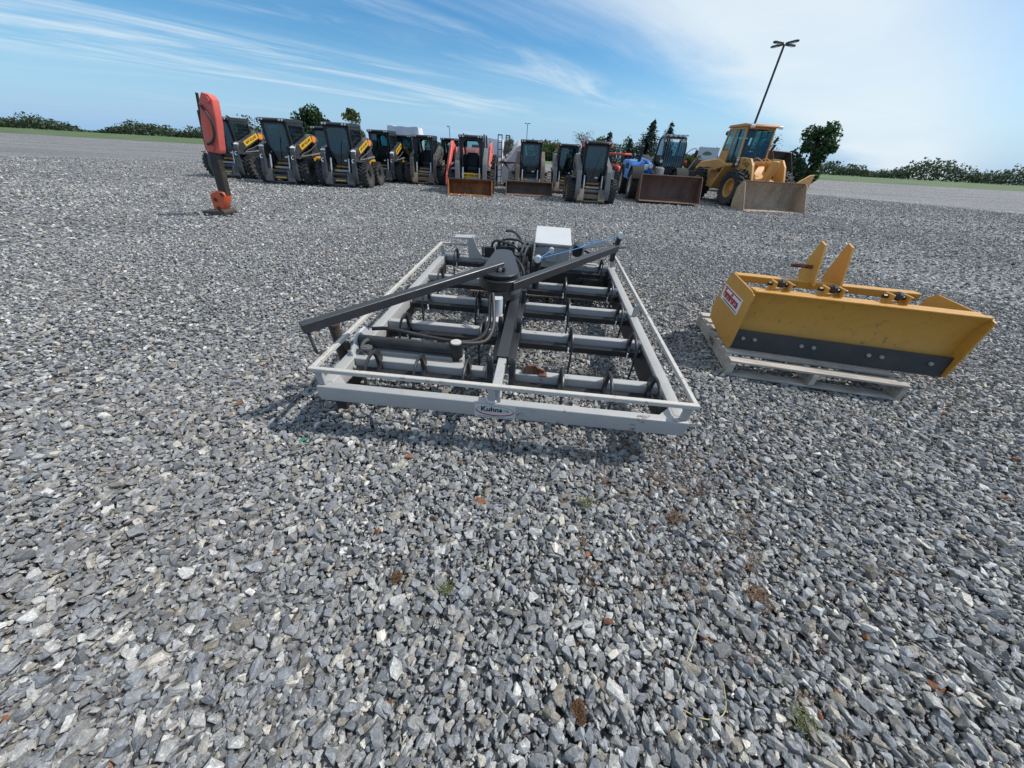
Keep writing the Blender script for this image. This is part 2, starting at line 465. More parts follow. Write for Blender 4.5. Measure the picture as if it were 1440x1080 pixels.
def sstep(x, a, b):
    n = nt.nodes.new('ShaderNodeMapRange'); n.interpolation_type = 'SMOOTHSTEP'
    n.inputs[1].default_value = a; n.inputs[2].default_value = b
    L(nt, x, n.inputs[0]); return n.outputs[0]
zz = mth('ADD', mth('MAXIMUM', sep.outputs[2], 0.0), 0.05)
px = mth('DIVIDE', sep.outputs[0], zz); py = mth('DIVIDE', sep.outputs[1], zz)
s_ = mth('ADD', mth('MULTIPLY', px, 0.75), mth('MULTIPLY', py, 0.66))
q_ = mth('SUBTRACT', mth('MULTIPLY', px, 0.66), mth('MULTIPLY', py, 0.75))
def noise2(su, qu, sc, det=6.0, rough=0.6, off=0.0, dist=0.0):
    cb = nt.nodes.new('ShaderNodeCombineXYZ')
    L(nt, mth('MULTIPLY', s_, su), cb.inputs[0]); L(nt, mth('MULTIPLY', q_, qu), cb.inputs[1]); cb.inputs[2].default_value = off
    n = N(nt, 'ShaderNodeTexNoise', Scale=sc, Detail=det, Roughness=rough, Distortion=dist)
    L(nt, cb.outputs[0], n.inputs['Vector']); return n.outputs[0]
nA = noise2(0.35, 1.0, 1.0, 8, 0.62, 3.1, 0.5)
nB = noise2(0.34, 1.25, 1.0, 9, 0.66, 7.7, 1.1)
nC = noise2(0.6, 0.8, 0.8, 7, 0.6, 12.3, 0.4)
# the broad veil on the right: everything beyond a straight edge, frayed by noise
qn = mth('ADD', q_, mth('MULTIPLY', mth('SUBTRACT', nA, 0.5), 1.6))
veil = mth('MULTIPLY', sstep(qn, -2.95, -1.7), mth('ADD', mth('MULTIPLY', nC, 0.55), 0.58), clamp=True)
# cirrus streaks on the left
band = mth('MULTIPLY', sstep(q_, -7.6, -6.4), mth('SUBTRACT', 1.0, sstep(q_, -5.0, -4.4)))
band = mth('MULTIPLY', band, mth('SUBTRACT', 1.0, sstep(s_, 3.6, 5.6)))
streak = mth('MULTIPLY', sstep(nB, 0.38, 0.78), mth('MULTIPLY', band, 0.9))
band2 = mth('MULTIPLY', sstep(q_, -4.6, -3.9), mth('SUBTRACT', 1.0, sstep(q_, -3.5, -2.9)))
band2 = mth('MULTIPLY', band2, mth('SUBTRACT', 1.0, sstep(s_, 4.2, 6.5)))
streak2 = mth('MULTIPLY', sstep(nB, 0.38, 0.75), mth('MULTIPLY', band2, 0.75))
faint = mth('MULTIPLY', sstep(nA, 0.5, 0.8), 0.16)
veil = mth('MULTIPLY', veil, mth('SUBTRACT', 1.0, mth('MULTIPLY', sstep(q_, -1.0, 0.4), 0.88)))
over_fill = mth('MULTIPLY', sstep(sep.outputs[2], 0.38, 0.72), mth('ADD', mth('MULTIPLY', nC, 0.5), 0.40), clamp=True)  # overhead cloud out of view, added as neutral fill light
dens = mth('MAXIMUM', over_fill, mth('MAXIMUM', mth('MAXIMUM', veil, streak), mth('MAXIMUM', streak2, faint)), clamp=True)
skyc = N(nt, 'ShaderNodeHueSaturation', Saturation=1.52, Value=1.15)
L(nt, sky.outputs[0], skyc.inputs['Color'])
hz = sstep(sep.outputs[2], 0.21, -0.03)
skyb = mixc(nt, mth('MULTIPLY', hz, 0.86), skyc.outputs[0], (2.2, 4.6, 7.9, 1.0))
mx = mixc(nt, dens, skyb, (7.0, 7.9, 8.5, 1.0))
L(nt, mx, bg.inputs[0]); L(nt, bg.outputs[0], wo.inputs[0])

# ---------------------------------------------------------------- ground and gravel
def ground_mat():
    m, nt, out = new_mat('gravel_ground')
    bs = N(nt, 'ShaderNodeBsdfPrincipled', Roughness=0.85)
    bs.inputs['Specular IOR Level'].default_value = 0.3
    geo = N(nt, 'ShaderNodeNewGeometry')
    nz = N(nt, 'ShaderNodeTexNoise', Scale=14.0, Detail=3.0)
    L(nt, geo.outputs['Position'], nz.inputs['Vector'])
    off = mixc(nt, 0.03, geo.outputs['Position'], nz.outputs['Color'])
    v = N(nt, 'ShaderNodeTexVoronoi', Scale=30.0); L(nt, off, v.inputs['Vector'])
    sp = nt.nodes.new('ShaderNodeSeparateColor'); L(nt, v.outputs['Color'], sp.inputs[0])
    c = ramp(nt, sp.outputs[0], [(0.0, (0.085, 0.088, 0.095)), (0.3, (0.19, 0.192, 0.196)), (0.55, (0.30, 0.30, 0.30)), (0.8, (0.43, 0.425, 0.415)), (0.93, (0.55, 0.54, 0.52)), (1.0, (0.62, 0.60, 0.56))])
    edge = ramp(nt, v.outputs['Distance'], [(0.25, gray(1)), (0.75, gray(0.25))])
    c = mixc(nt, 1.0, c, edge, 'MULTIPLY')
    n2 = N(nt, 'ShaderNodeTexNoise', Scale=0.35, Detail=5.0, Roughness=0.6); L(nt, geo.outputs['Position'], n2.inputs['Vector'])
    c = mixc(nt, ramp(nt, n2.outputs[0], [(0.5, gray(0)), (0.75, gray(0.25))]), c, (0.27, 0.24, 0.215))
    mp = N(nt, 'ShaderNodeMapping'); mp.inputs['Scale'].default_value = (0.05, 0.5, 1); mp.inputs['Rotation'].default_value = (0, 0, 0.05)
    L(nt, geo.outputs['Position'], mp.inputs[0])
    n3 = N(nt, 'ShaderNodeTexNoise', Scale=1.0, Detail=4.0); L(nt, mp.outputs[0], n3.inputs['Vector'])
    c = mixc(nt, 1.0, c, ramp(nt, n3.outputs[0], [(0.3, gray(0.74)), (0.7, gray(1.26))]), 'MULTIPLY')
    n4 = N(nt, 'ShaderNodeTexNoise', Scale=9.0, Detail=9.0, Roughness=0.8); L(nt, geo.outputs['Position'], n4.inputs['Vector'])
    c = mixc(nt, 1.0, c, ramp(nt, n4.outputs[0], [(0.36, gray(0.55)), (0.5, gray(1.0)), (0.64, gray(1.6))]), 'MULTIPLY')
    L(nt, c, bs.inputs['Base Color'])
    b = N(nt, 'ShaderNodeBump', Strength=0.9, Distance=0.02)
    inv = nt.nodes.new('ShaderNodeMath'); inv.operation = 'SUBTRACT'; inv.inputs[0].default_value = 1.0
    L(nt, v.outputs['Distance'], inv.inputs[1]); L(nt, inv.outputs[0], b.inputs['Height'])
    L(nt, b.outputs[0], bs.inputs['Normal'])
    L(nt, bs.outputs[0], out.inputs[0])
    return m

bm = B()
for x0, x1, y0, y1 in ((-900, 900, -40, 1500),):
    bm.faces.new([bm.verts.new(p) for p in ((x0, y0, 0), (x1, y0, 0), (x1, y1, 0), (x0, y1, 0))])
struct(obj('ground', bm, ground_mat(), smooth=0))

def grass_mat():
    m, nt, out = new_mat('far_field_grass')
    bs = N(nt, 'ShaderNodeBsdfPrincipled', Roughness=0.9)
    geo = N(nt, 'ShaderNodeNewGeometry')
    n2 = N(nt, 'ShaderNodeTexNoise', Scale=0.15, Detail=6.0); L(nt, geo.outputs['Position'], n2.inputs['Vector'])
    L(nt, ramp(nt, n2.outputs[0], [(0.35, (0.045, 0.085, 0.02)), (0.65, (0.10, 0.14, 0.045))]), bs.inputs['Base Color'])
    L(nt, bs.outputs[0], out.inputs[0]); return m
bm = B()
prev = None
for y, z in ((85, 0.004), (90, 0.12), (110, 0.2), (1400, 0.3)):
    a = bm.verts.new((-880, y, z)); b = bm.verts.new((880, y, z))
    if prev: bm.faces.new((prev[0], prev[1], b, a))
    prev = (a, b)
struct(obj('grass_field', bm, grass_mat(), smooth=0))

def gravel_mat():
    m, nt, out = new_mat('crushed_stone')
    bs = N(nt, 'ShaderNodeBsdfPrincipled', Roughness=0.8)
    bs.inputs['Specular IOR Level'].default_value = 0.35
    at = nt.nodes.new('ShaderNodeAttribute'); at.attribute_name = 'stone_colour'
    geo = N(nt, 'ShaderNodeNewGeometry')
    mp = N(nt, 'ShaderNodeMapping'); mp.inputs['Scale'].default_value = (1, 1, 2.5); mp.inputs['Rotation'].default_value = (0.7, 0.4, 0.3)
    L(nt, geo.outputs['Position'], mp.inputs[0])
    n1 = N(nt, 'ShaderNodeTexNoise', Scale=70.0, Detail=3.0, Roughness=0.65); L(nt, mp.outputs[0], n1.inputs['Vector'])
    n2 = N(nt, 'ShaderNodeTexNoise', Scale=320.0, Detail=1.0); L(nt, geo.outputs['Position'], n2.inputs['Vector'])
    c = mixc(nt, 1.0, at.outputs['Color'], ramp(nt, n1.outputs[0], [(0.28, gray(0.58)), (0.48, gray(0.98)), (0.60, gray(1.1)), (0.70, gray(1.7))]), 'MULTIPLY')
    c = mixc(nt, 1.0, c, ramp(nt, n2.outputs[0], [(0.3, gray(0.8)), (0.7, gray(1.2))]), 'MULTIPLY')
    n3 = N(nt, 'ShaderNodeTexNoise', Scale=0.5, Detail=4.0, Roughness=0.6); L(nt, geo.outputs['Position'], n3.inputs['Vector'])
    c = mixc(nt, ramp(nt, n3.outputs[0], [(0.52, gray(0)), (0.75, gray(0.30))]), c, (0.21, 0.18, 0.155))
    L(nt, c, bs.inputs['Base Color'])
    b2 = N(nt, 'ShaderNodeBump', Strength=0.5, Distance=0.006); L(nt, n1.outputs[0], b2.inputs['Height'])
    L(nt, b2.outputs[0], bs.inputs['Normal'])
    L(nt, bs.outputs[0], out.inputs[0])
    return m

def stone_shapes(count, npts, seed):
    rg = random.Random(seed); res = []
    for _ in range(count):
        bm = bmesh.new()
        for i in range(npts):
            while True:
                p = Vector((rg.uniform(-1, 1), rg.uniform(-1, 1), rg.uniform(-1, 1)))
                if 0.3 < p.length < 1.0: break
            p.normalize(); p *= rg.uniform(0.82, 1.0)
            p.z = max(-0.72, min(0.72, p.z)) / 0.72
            bm.verts.new(p)
        r = bmesh.ops.convex_hull(bm, input=bm.verts)
        bmesh.ops.delete(bm, geom=[v for v in bm.verts if not v.link_faces], context='VERTS')
        bm.verts.index_update()
        vs = np.array([v.co[:] for v in bm.verts], dtype=np.float32)
        fs = np.array([[v.index for v in f.verts] for f in bm.faces], dtype=np.int32)
        bm.free(); res.append((vs, fs))
    return res

def build_gravel():
    rs = np.random.RandomState(11)
    VV, FF, CC = [], [], []
    base = 0
    half = R(61)
    def layer(r0, r1, spacing, smin, smed, smax, npts, zlo, zhi, seed, keep=1.0, light=0.0):
        nonlocal base
        shapes = stone_shapes(28, npts, seed)
        xs = np.arange(-r1, r1, spacing); ys = np.arange(-0.9, r1, spacing)
        X, Y = np.meshgrid(xs, ys); X = X.ravel(); Y = Y.ravel()
        X = X + rs.uniform(-.5, .5, X.size) * spacing * 1.5; Y = Y + rs.uniform(-.5, .5, Y.size) * spacing * 1.5
        r = np.hypot(X, Y); a = np.abs(np.arctan2(X, Y + 0.35))
        ok = (r >= r0) & (r < r1) & ((a < half) | ((r < 3.6) & (a < R(84))) | (r < 0.9))
        if keep < 1: ok &= rs.rand(X.size) < keep * (1 - 0.75 * (r - r0) / (r1 - r0))
        X, Y = X[ok], Y[ok]; n = X.size
        size = np.clip(smed * np.exp(rs.normal(0, 0.38, n)), smin, smax) * 0.5
        sx = size * rs.uniform(1.0, 1.55, n); sy = size * rs.uniform(0.7, 1.05, n); sz = size * rs.uniform(0.32, 0.75, n)
        yaw = rs.uniform(0, 2 * PI, n); tx = rs.normal(0, 0.34, n); ty = rs.normal(0, 0.34, n)
        und = 0.012 * np.sin(X * 2.1 + 0.7 * np.sin(Y * 1.7)) * np.cos(Y * 1.8 + X * 0.6)
        z = rs.uniform(zlo, zhi, n) + sz * 0.45 + und + 0.010
        cz, szn = np.cos(yaw), np.sin(yaw); cx, sxn = np.cos(tx), np.sin(tx); cy, syn = np.cos(ty), np.sin(ty)
        # colours
        t = rs.rand(n)
        val = np.where(t < 0.55, rs.uniform(0.14, 0.245, n), np.where(t < 0.84, rs.uniform(0.21, 0.34, n), np.where(t < 0.965, rs.uniform(0.31, 0.45, n), rs.uniform(0.44, 0.56, n))))
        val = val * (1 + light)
        tint = rs.rand(n)
        lt = val > 0.3
        cr = np.where(lt, np.where(tint < 0.8, 1.02, 1.08), np.where(tint < 0.60, 0.965, np.where(tint < 0.92, 1.02, 1.12))); cb = np.where(lt, np.where(tint < 0.8, 0.95, 0.86), np.where(tint < 0.60, 1.045, np.where(tint < 0.92, 0.96, 0.82)))
        col = np.stack([val * cr, val, val * cb, np.ones(n)], 1)
        rust = rs.rand(n) < 0.003
        col[rust, :3] = np.array([0.20, 0.085, 0.04]) * rs.uniform(0.7, 1.5, (rust.sum(), 1))
        kind = rs.randint(0, len(shapes), n)
        for k, (sv, sf) in enumerate(shapes):
            idx = np.where(kind == k)[0]
            if idx.size == 0: continue
            p = sv[None, :, :] * np.stack([sx, sy, sz], 1)[idx][:, None, :]
            x, y, zc = p[..., 0], p[..., 1], p[..., 2]
            y, zc = y * cx[idx, None] - zc * sxn[idx, None], y * sxn[idx, None] + zc * cx[idx, None]
            x, zc = x * cy[idx, None] + zc * syn[idx, None], -x * syn[idx, None] + zc * cy[idx, None]
            x, y = x * cz[idx, None] - y * szn[idx, None], x * szn[idx, None] + y * cz[idx, None]
            P = np.stack([x + X[idx, None], y + Y[idx, None], zc + z[idx, None]], -1).reshape(-1, 3)
            nv = sv.shape[0]
            F = (sf[None] + (np.arange(idx.size) * nv)[:, None, None]).reshape(-1, 3) + base
            VV.append(P.astype(np.float32)); FF.append(F.astype(np.int32)); CC.append(np.repeat(col[idx], nv, 0).astype(np.float32))
            base += P.shape[0]
    layer(0.0, 3.2, 0.0205, 0.008, 0.015, 0.026, 9, -0.002, 0.014, 9, light=0.1)
    layer(0.0, 3.6, 0.0220, 0.013, 0.0255, 0.052, 13, -0.006, 0.008, 1)
    layer(0.0, 3.6, 0.029, 0.015, 0.030, 0.062, 12, 0.004, 0.014, 2)
    layer(3.6, 8.5, 0.0275, 0.016, 0.027, 0.052, 11, -0.004, 0.012, 3, light=0.14)  # outer layers lightened: sunlit stone tops at grazing view put into the colour
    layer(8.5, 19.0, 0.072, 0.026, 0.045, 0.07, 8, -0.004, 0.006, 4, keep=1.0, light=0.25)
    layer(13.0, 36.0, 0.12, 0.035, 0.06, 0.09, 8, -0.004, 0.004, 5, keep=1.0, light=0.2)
    V_ = np.concatenate(VV); F_ = np.concatenate(FF); C_ = np.concatenate(CC)
    me = bpy.data.meshes.new('gravel')
    me.vertices.add(len(V_)); me.vertices.foreach_set('co', V_.ravel())
    me.loops.add(F_.size); me.loops.foreach_set('vertex_index', F_.ravel())
    me.polygons.add(len(F_)); me.polygons.foreach_set('loop_start', np.arange(0, F_.size, 3, dtype=np.int32))
    me.polygons.foreach_set('use_smooth', np.zeros(len(F_), dtype=bool))
    me.update(calc_edges=True)
    me.attributes.new('sharp_face', 'BOOLEAN', 'FACE').data.foreach_set('value', np.ones(len(F_), dtype=bool)) if 'sharp_face' not in me.attributes else me.attributes['sharp_face'].data.foreach_set('value', np.ones(len(F_), dtype=bool))
    at = me.attributes.new('stone_colour', 'FLOAT_COLOR', 'POINT'); at.data.foreach_set('color', C_.ravel())
    me.materials.append(gravel_mat())
    o = bpy.data.objects.new('gravel', me); C.objects.link(o)
    o['label'] = 'loose grey crushed stone covering the whole yard'; o['category'] = 'gravel'; o['kind'] = 'stuff'
build_gravel()
# ---------------------------------------------------------------- bale grapple (grey frame with tines)
def frame_axes():
    yaw, ti, rl = -0.0581, 0.037, -0.0075
    X = Vector((math.cos(yaw), math.sin(yaw), 0)); Y = Vector((-math.sin(yaw), math.cos(yaw), 0)); Z = Vector((0, 0, 1))
    X2 = X * math.cos(rl) + Z * math.sin(rl); Z2 = Z * math.cos(rl) - X * math.sin(rl)
    Y2 = Y * math.cos(ti) + Z2 * math.sin(ti); Z3 = Z2 * math.cos(ti) - Y * math.sin(ti)
    return Vector((-1.117, 1.4572, 0.322)), X2, Y2, Z3
GO, GX, GY, GZ = frame_axes()
GW, GL = 2.0974, 2.7262
GB = Vector((GW / 2, GL / 2, -0.30))           # base point of the thing in frame coordinates
grap = thing('bale_grapple', 'large silver grey tined bale grapple frame lying on the gravel with a black sweep arm', 'grapple')
gm = Matrix((GX, GY, GZ)).transposed().to_4x4(); gm.translation = GO + GX * GB.x + GY * GB.y + GZ * GB.z
grap.matrix_world = gm
def gobj(name, bm, mat, parent=None, smooth=35):
    """frame coordinates u (across), v (away), w (up from the tops of the tubes)"""
    bmesh.ops.translate(bm, vec=-GB, verts=bm.verts)
    return obj(name, bm, mat, parent or grap, smooth=smooth)

T = 0.102; TF = 0.055; TS = 0.074
bm = B(); box(bm, (GW / 2, TF / 2, -T / 2), (GW, TF, T), bev=0.008, seg=3)
near_tube = gobj('front_tube', bm, M['silver'], smooth=20)
for sx in (0, 1):
    bm = B(); x = TS / 2 if sx == 0 else GW - TS / 2
    box(bm, (x, (TF + GL) / 2 + 0.0, -T / 2 - 0.001), (TS - 0.002, GL - TF - 0.002, T), bev=0.008, seg=3)
    # clipped-corner weld gusset
    s = 1 if sx == 0 else -1; x0 = TS if sx == 0 else GW - TS
    prism(bm, [(x0 - s * .004, TF - .004), (x0 + s * 0.08, TF - .004), (x0 - s * .004, TF + 0.08)], 'z', -0.012, -0.004)
    for k in range(5):
        cyl(bm, (x0 + (0.002 if sx == 0 else -0.002), 0.28 + k * 0.535, -0.05), (x0 + (0.012 if sx == 0 else -0.012), 0.28 + k * 0.535, -0.05), 0.012, 8)
    gobj('side_tube', bm, M['silver'], smooth=20)
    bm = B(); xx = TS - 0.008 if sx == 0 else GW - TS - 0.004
    z1 = -T - 0.002 if sx == 0 else -0.022  # right skirt raised over the tube's inner face, painting its shade black
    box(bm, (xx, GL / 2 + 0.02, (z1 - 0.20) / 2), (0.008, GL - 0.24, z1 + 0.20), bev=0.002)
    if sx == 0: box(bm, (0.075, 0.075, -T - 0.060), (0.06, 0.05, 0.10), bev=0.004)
    gobj('skirt_shade_plate', bm, M['black'])
bm = B(); box(bm, (GW / 2, GL - T / 2, -T / 2), (GW - 2 * TS - 0.004, T, T), bev=0.008)
box(bm, (GW / 2, GL - 0.03, 0.006), (GW - 0.4, 0.05, 0.012))
gobj('rear_tube', bm, M['silver'])

# rail standing on posts above the tubes
r0, rw = 0.124, 0.027
bm = B()
box(bm, (GW / 2, rw / 2, r0 - rw / 2), (GW + .014, rw, rw), bev=0.003)
for x in (rw / 2 - .006, GW - rw / 2 + .006):
    box(bm, (x, GL / 2 + rw / 2, r0 - rw / 2 - 0.0005), (rw - .001, GL - rw, rw - .001), bev=0.003)
box(bm, (0.20, GL - rw / 2, r0 - rw / 2 - 0.001), (0.36, rw - .002, rw - .002), bev=0.003)
gobj('guard_rail', bm, M['rail'])
posts = [(0.030, 0.030), (GW - 0.030, 0.030), (1.01, 0.018), (0.030, 1.30), (GW - 0.030, 1.33), (0.030, GL - 0.05), (GW - 0.030, GL - 0.05)]
for x, y in posts:
    bm = B(); box(bm, (x, y, 0.049), (0.040, 0.024, 0.096), bev=0.002)
    gobj('rail_post', bm, M['silver'])
bm = B(); lathe(bm, [(0.028, 0.0), (0.034, 0.004), (0.034, 0.012), (0.026, 0.016)], 'z', 16)
bmesh.ops.translate(bm, vec=(1.01, 0.03, 0), verts=bm.verts)
gobj('post_collar', bm, M['whitegrey'])

# cross bars with their black tine shafts
BV = [0.335, 0.875, 1.41, 1.945]
cen = (1.0, 1.07)
for k, v in enumerate(BV):
    for a, b in ((TS + 0.001, 0.93), (1.115, GW - TS - 0.001)):
        bm = B(); box(bm, ((a + b) / 2, v, -0.05), (b - a, 0.052, 0.099), bev=0.004)
        gobj('cross_bar', bm, M['silver'])
shafts = [v - 0.055 for v in BV] + [GL - T - 0.03]
for k, v in enumerate(shafts):
    bm = B()
    for a, b in ((0.045 if k else 0.04, 0.955), (1.10, 2.045)):
        a_ = max(a, TS + .010); b_ = min(b, GW - TS - .010)
        box(bm, ((a_ + b_) / 2, v, -0.079), (b_ - a_, 0.050, 0.050), bev=0.004)
    gobj('tine_shaft', bm, M['black'])

tine_u = [[0.245, 0.535, 0.825, 1.40, 1.68, 1.95], [0.25, 0.83, 1.487, 1.93], [0.247, 0.706, 1.489, 1.93], [0.23, 1.482, 1.93], [0.224, 1.924]]
for k, us in enumerate(tine_u):
    v = shafts[k]
    for u in us:
        bm = B()
        prism(bm, [(v + 0.035, -0.115), (v + 0.045, -0.07), (v + 0.075, -0.075), (v + 0.055, 0.0), (v + 0.02, 0.075), (v - 0.03, 0.092), (v - 0.005, 0.045), (v + 0.005, -0.02), (v - 0.03, -0.055), (v - 0.03, -0.115)], 'x', u - 0.012, u + 0.012, bev=0.002)
        path = [(u, v + 0.05, 0.01), (u, v + 0.035, 0.07), (u, v - 0.02, 0.10), (u, v - 0.10, 0.095), (u, v - 0.165, 0.05), (u, v - 0.19, -0.03), (u, v - 0.195, -0.13), (u, v - 0.185, -0.20)]
        tube(bm, path, 0.0125, 8, taper=0.006)
        t = gobj('tine', bm, M['black'])
        bm = B(); cyl(bm, (u - 0.004, v - 0.031, -0.10), (u - 0.004, v - 0.046, -0.10), 0.009, 8); cyl(bm, (u - 0.004, v - 0.035, -0.10), (u - 0.004, v - 0.035, -0.06), 0.006, 6)
        gobj('clamp_bolt', bm, M['white'], t)

# bearing straps either side of the centre beam
for k, v in enumerate(shafts[:4]):
    for u in (0.962, 1.098):
        bm = B()
        prism(bm, [(v - 0.04, -0.13), (v - 0.045, -0.05), (v - 0.018, 0.0), (v - 0.022, 0.11), (v + 0.0, 0.135), (v + 0.03, 0.11), (v + 0.03, 0.0), (v + 0.05, -0.05), (v + 0.04, -0.13)], 'x', u - 0.018, u + 0.018, bev=0.005)
        for wz in (-0.105, 0.10):
            pass
        st = gobj('bearing_strap', bm, M['satin'])
        bm = B(); cyl(bm, (u, v - 0.041, -0.095), (u, v - 0.054, -0.095), 0.012, 8)
        gobj('strap_bolt', bm, M['white'], st)
# centre beam: grey inner tube and black sleeve
bm = B(); box(bm, (1.03, 0.22, 0.064), (0.052, 0.40, 0.052), bev=0.004); box(bm, (1.03, 0.05, 0.02), (0.06, 0.06, 0.04), bev=0.003)
gobj('centre_tube', bm, M['silver'])
bm = B()
h = 0.036
ring(bm, [(1.03 - h, 0.03), (1.03 + h, 0.03), (1.03 + h, 0.102), (1.03 - h, 0.102)], [(1.03 - h + .008, 0.037), (1.03 + h - .008, 0.037), (1.03 + h - .008, 0.095), (1.03 - h + .008, 0.095)], 'y', 0.335, 2.55)
gobj('centre_sleeve', bm, M['satin'])
bm = B(); box(bm, (1.03, 1.5, 0.01), (0.16, 2.2, 0.035), bev=0.004)
gobj('centre_rail', bm, M['black'])

# rusty lug on the front bar
bm = B()
prism(bm, [(1.17, 0.0), (1.29, 0.0), (1.30, 0.03), (1.25, 0.045), (1.24, 0.06), (1.19, 0.055), (1.165, 0.03)], 'y', 0.325, 0.337)
box(bm, (1.21, 0.345, 0.008), (0.10, 0.05, 0.016), bev=0.003); box(bm, (1.29, 0.32, 0.0055), (0.05, 0.045, 0.010), bev=0.003)
gobj('rusty_lug', bm, M['rustlug'])

# turntable post with sweep arm
pc = (0.90, 1.21)
bm = B(); cyl(bm, (0.905, 1.0, -0.01), (0.905, 1.0, 0.20), 0.047, 20); box(bm, (0.90, 0.95, 0.03), (0.12, 0.14, 0.06), bev=0.006)
gobj('pivot_column', bm, M['whitegrey'])
def tear(r1, r2, c1, c2, n=18):
    d = Vector(c2) - Vector(c1); a0 = math.atan2(d.y, d.x)
    pts = []
    for i in range(n + 1):
        a = a0 + PI / 2 + PI * i / n; pts.append((c1[0] + r1 * math.cos(a), c1[1] + r1 * math.sin(a)))
    for i in range(n + 1):
        a = a0 - PI / 2 + PI * i / n; pts.append((c2[0] + r2 * math.cos(a), c2[1] + r2 * math.sin(a)))
    return pts
bm = B(); prism(bm, tear(0.165, 0.11, pc, (0.872, 1.70)), 'z', 0.222, 0.300, bev=0.004); cyl(bm, (0.905, 1.12, 0.15), (0.905, 1.12, 0.223), 0.095, 20)
gobj('turntable_housing', bm, M['black'])
bm = B(); prism(bm, tear(0.150, 0.085, (0.90, 1.23), (0.868, 1.74)), 'z', 0.322, 0.334, bev=0.002); prism(bm, tear(0.13, 0.07, (0.90, 1.23), (0.868, 1.72)), 'z', 0.299, 0.323)
gobj('cover_plate', bm, M['satin'])
def bar(bm, a, b, w, h, bev=0.004):
    a, b = Vector(a), Vector(b); d = (b - a); Lh = d.length; d.normalize()
    s = d.cross(Vector((0, 0, 1))).normalized(); u = s.cross(d)
    m = Matrix((s, d, u)).transposed()
    box(bm, (a + b) / 2, (w, Lh, h), rot=m, bev=bev)
bm = B(); bar(bm, (0.91, 1.26, 0.362), (-0.05, 0.120, 0.300), 0.056, 0.056)
box(bm, (0.905, 1.215, 0.352), (0.075, 0.06, 0.036), bev=0.004)
sweep = gobj('sweep_arm', bm, M['satin'])
bm = B(); cyl(bm, (0.905, 1.19, 0.352), (0.905, 1.172, 0.352), 0.015, 10)
gobj('arm_bolt', bm, M['chrome'], sweep)
bm = B(); tube(bm, [(-0.035, 0.135, 0.275), (-0.02, 0.125, 0.23), (0.0, 0.10, 0.18), (-0.005, 0.115, 0.145), (-0.012, 0.155, 0.130)], 0.009, 8)
gobj('bent_rod', bm, M['black'], sweep)
bm = B(); bar(bm, (1.0, 1.10, 0.258), (2.03, 2.46, 0.268), 0.062, 0.066)
bar(bm, (1.99, 2.46, 0.275), (2.12, 2.60, 0.255), 0.10, 0.02)
gobj('fixed_arm', bm, M['satin'])
bm = B(); bar(bm, (1.62, 2.52, 0.235), (1.98, 2.66, 0.265), 0.16, 0.012)
gobj('arm_wing_plate', bm, M['satin'])

# hydraulic cylinder on its grey box
bm = B(); cyl(bm, (0.05, 0.455, 0.048), (0.74, 0.44, 0.048), 0.039, 24)
cy = gobj('cylinder_barrel', bm, M['black'])
bm = B(); cyl(bm, (0.715, 0.44, -0.02), (0.715, 0.44, 0.104), 0.040, 20)
gobj('cylinder_head', bm, M['black'], cy)
bm = B(); cyl(bm, (0.715, 0.44, 0.103), (0.715, 0.44, 0.112), 0.034, 18)
gobj('head_cap', bm, M['rail'], cy)
bm = B(); box(bm, (0.42, 0.43, -0.06), (0.68, 0.10, 0.075), bev=0.006); box(bm, (0.43, 0.445, -0.012), (0.66, 0.075, 0.028), bev=0.004)
gobj('cylinder_cradle', bm, M['silver'])
bm = B(); prism(bm, [(0.33, -0.02), (0.33, 0.03), (0.43, 0.095), (0.55, 0.10), (0.58, 0.06), (0.58, -0.02)], 'x', 0.045, 0.06, bev=0.002)
gobj('cylinder_bracket', bm, M['whitegrey'])
bm = B(); cyl(bm, (0.13, 0.39, 0.0), (0.13, 0.39, 0.05), 0.022, 12); cyl(bm, (0.13, 0.39, 0.03), (0.13, 0.39, 0.045), 0.035, 12); tube(bm, [(0.14, 0.42, 0.08), (0.11, 0.40, 0.07), (0.10, 0.37, 0.03), (0.13, 0.36, 0.0)], 0.012, 6)
gobj('hose_fitting', bm, M['dullgrey'])
hoses = [
    [(0.12, 0.52, 0.105), (0.22, 0.56, 0.10), (0.45, 0.56, 0.06), (0.70, 0.57, 0.03), (0.84, 0.62, 0.03), (0.89, 0.75, 0.09), (0.87, 0.88, 0.16), (0.86, 0.94, 0.24)],
    [(0.72, 0.47, 0.09), (0.80, 0.50, 0.07), (0.90, 0.58, 0.05), (0.925, 0.72, 0.10), (0.90, 0.88, 0.18), (0.88, 0.95, 0.25)],
    [(0.62, 2.72, 0.10), (0.66, 2.60, 0.22), (0.80, 2.45, 0.24), (0.98, 2.40, 0.20), (1.00, 2.3, 0.02)],
    [(0.70, 2.75, 0.05), (0.72, 2.66, 0.20), (0.85, 2.50, 0.27), (1.02, 2.46, 0.26), (1.05, 2.35, 0.10), (1.02, 2.2, 0.03)],
    [(0.98, 1.95, 0.03), (1.00, 2.05, 0.20), (1.03, 2.20, 0.30), (1.07, 2.30, 0.30), (1.10, 2.30, 0.10)],
    [(1.02, 1.92, 0.06), (1.05, 2.02, 0.26), (1.08, 2.15, 0.31), (1.11, 2.25, 0.24), (1.12, 2.3, 0.02)],
    [(0.78, 2.8, 0.28), (0.88, 2.7, 0.31), (1.0, 2.5, 0.26), (1.02, 2.35, 0.12)],
    [(0.95, 2.3, 0.0), (0.93, 2.15, 0.18), (0.98, 1.95, 0.22), (1.06, 1.85, 0.15), (1.08, 1.8, 0.0)],
    [(1.60, 2.75, 0.20), (1.75, 2.70, 0.14), (1.85, 2.66, 0.12), (1.95, 2.62, 0.15)],
]
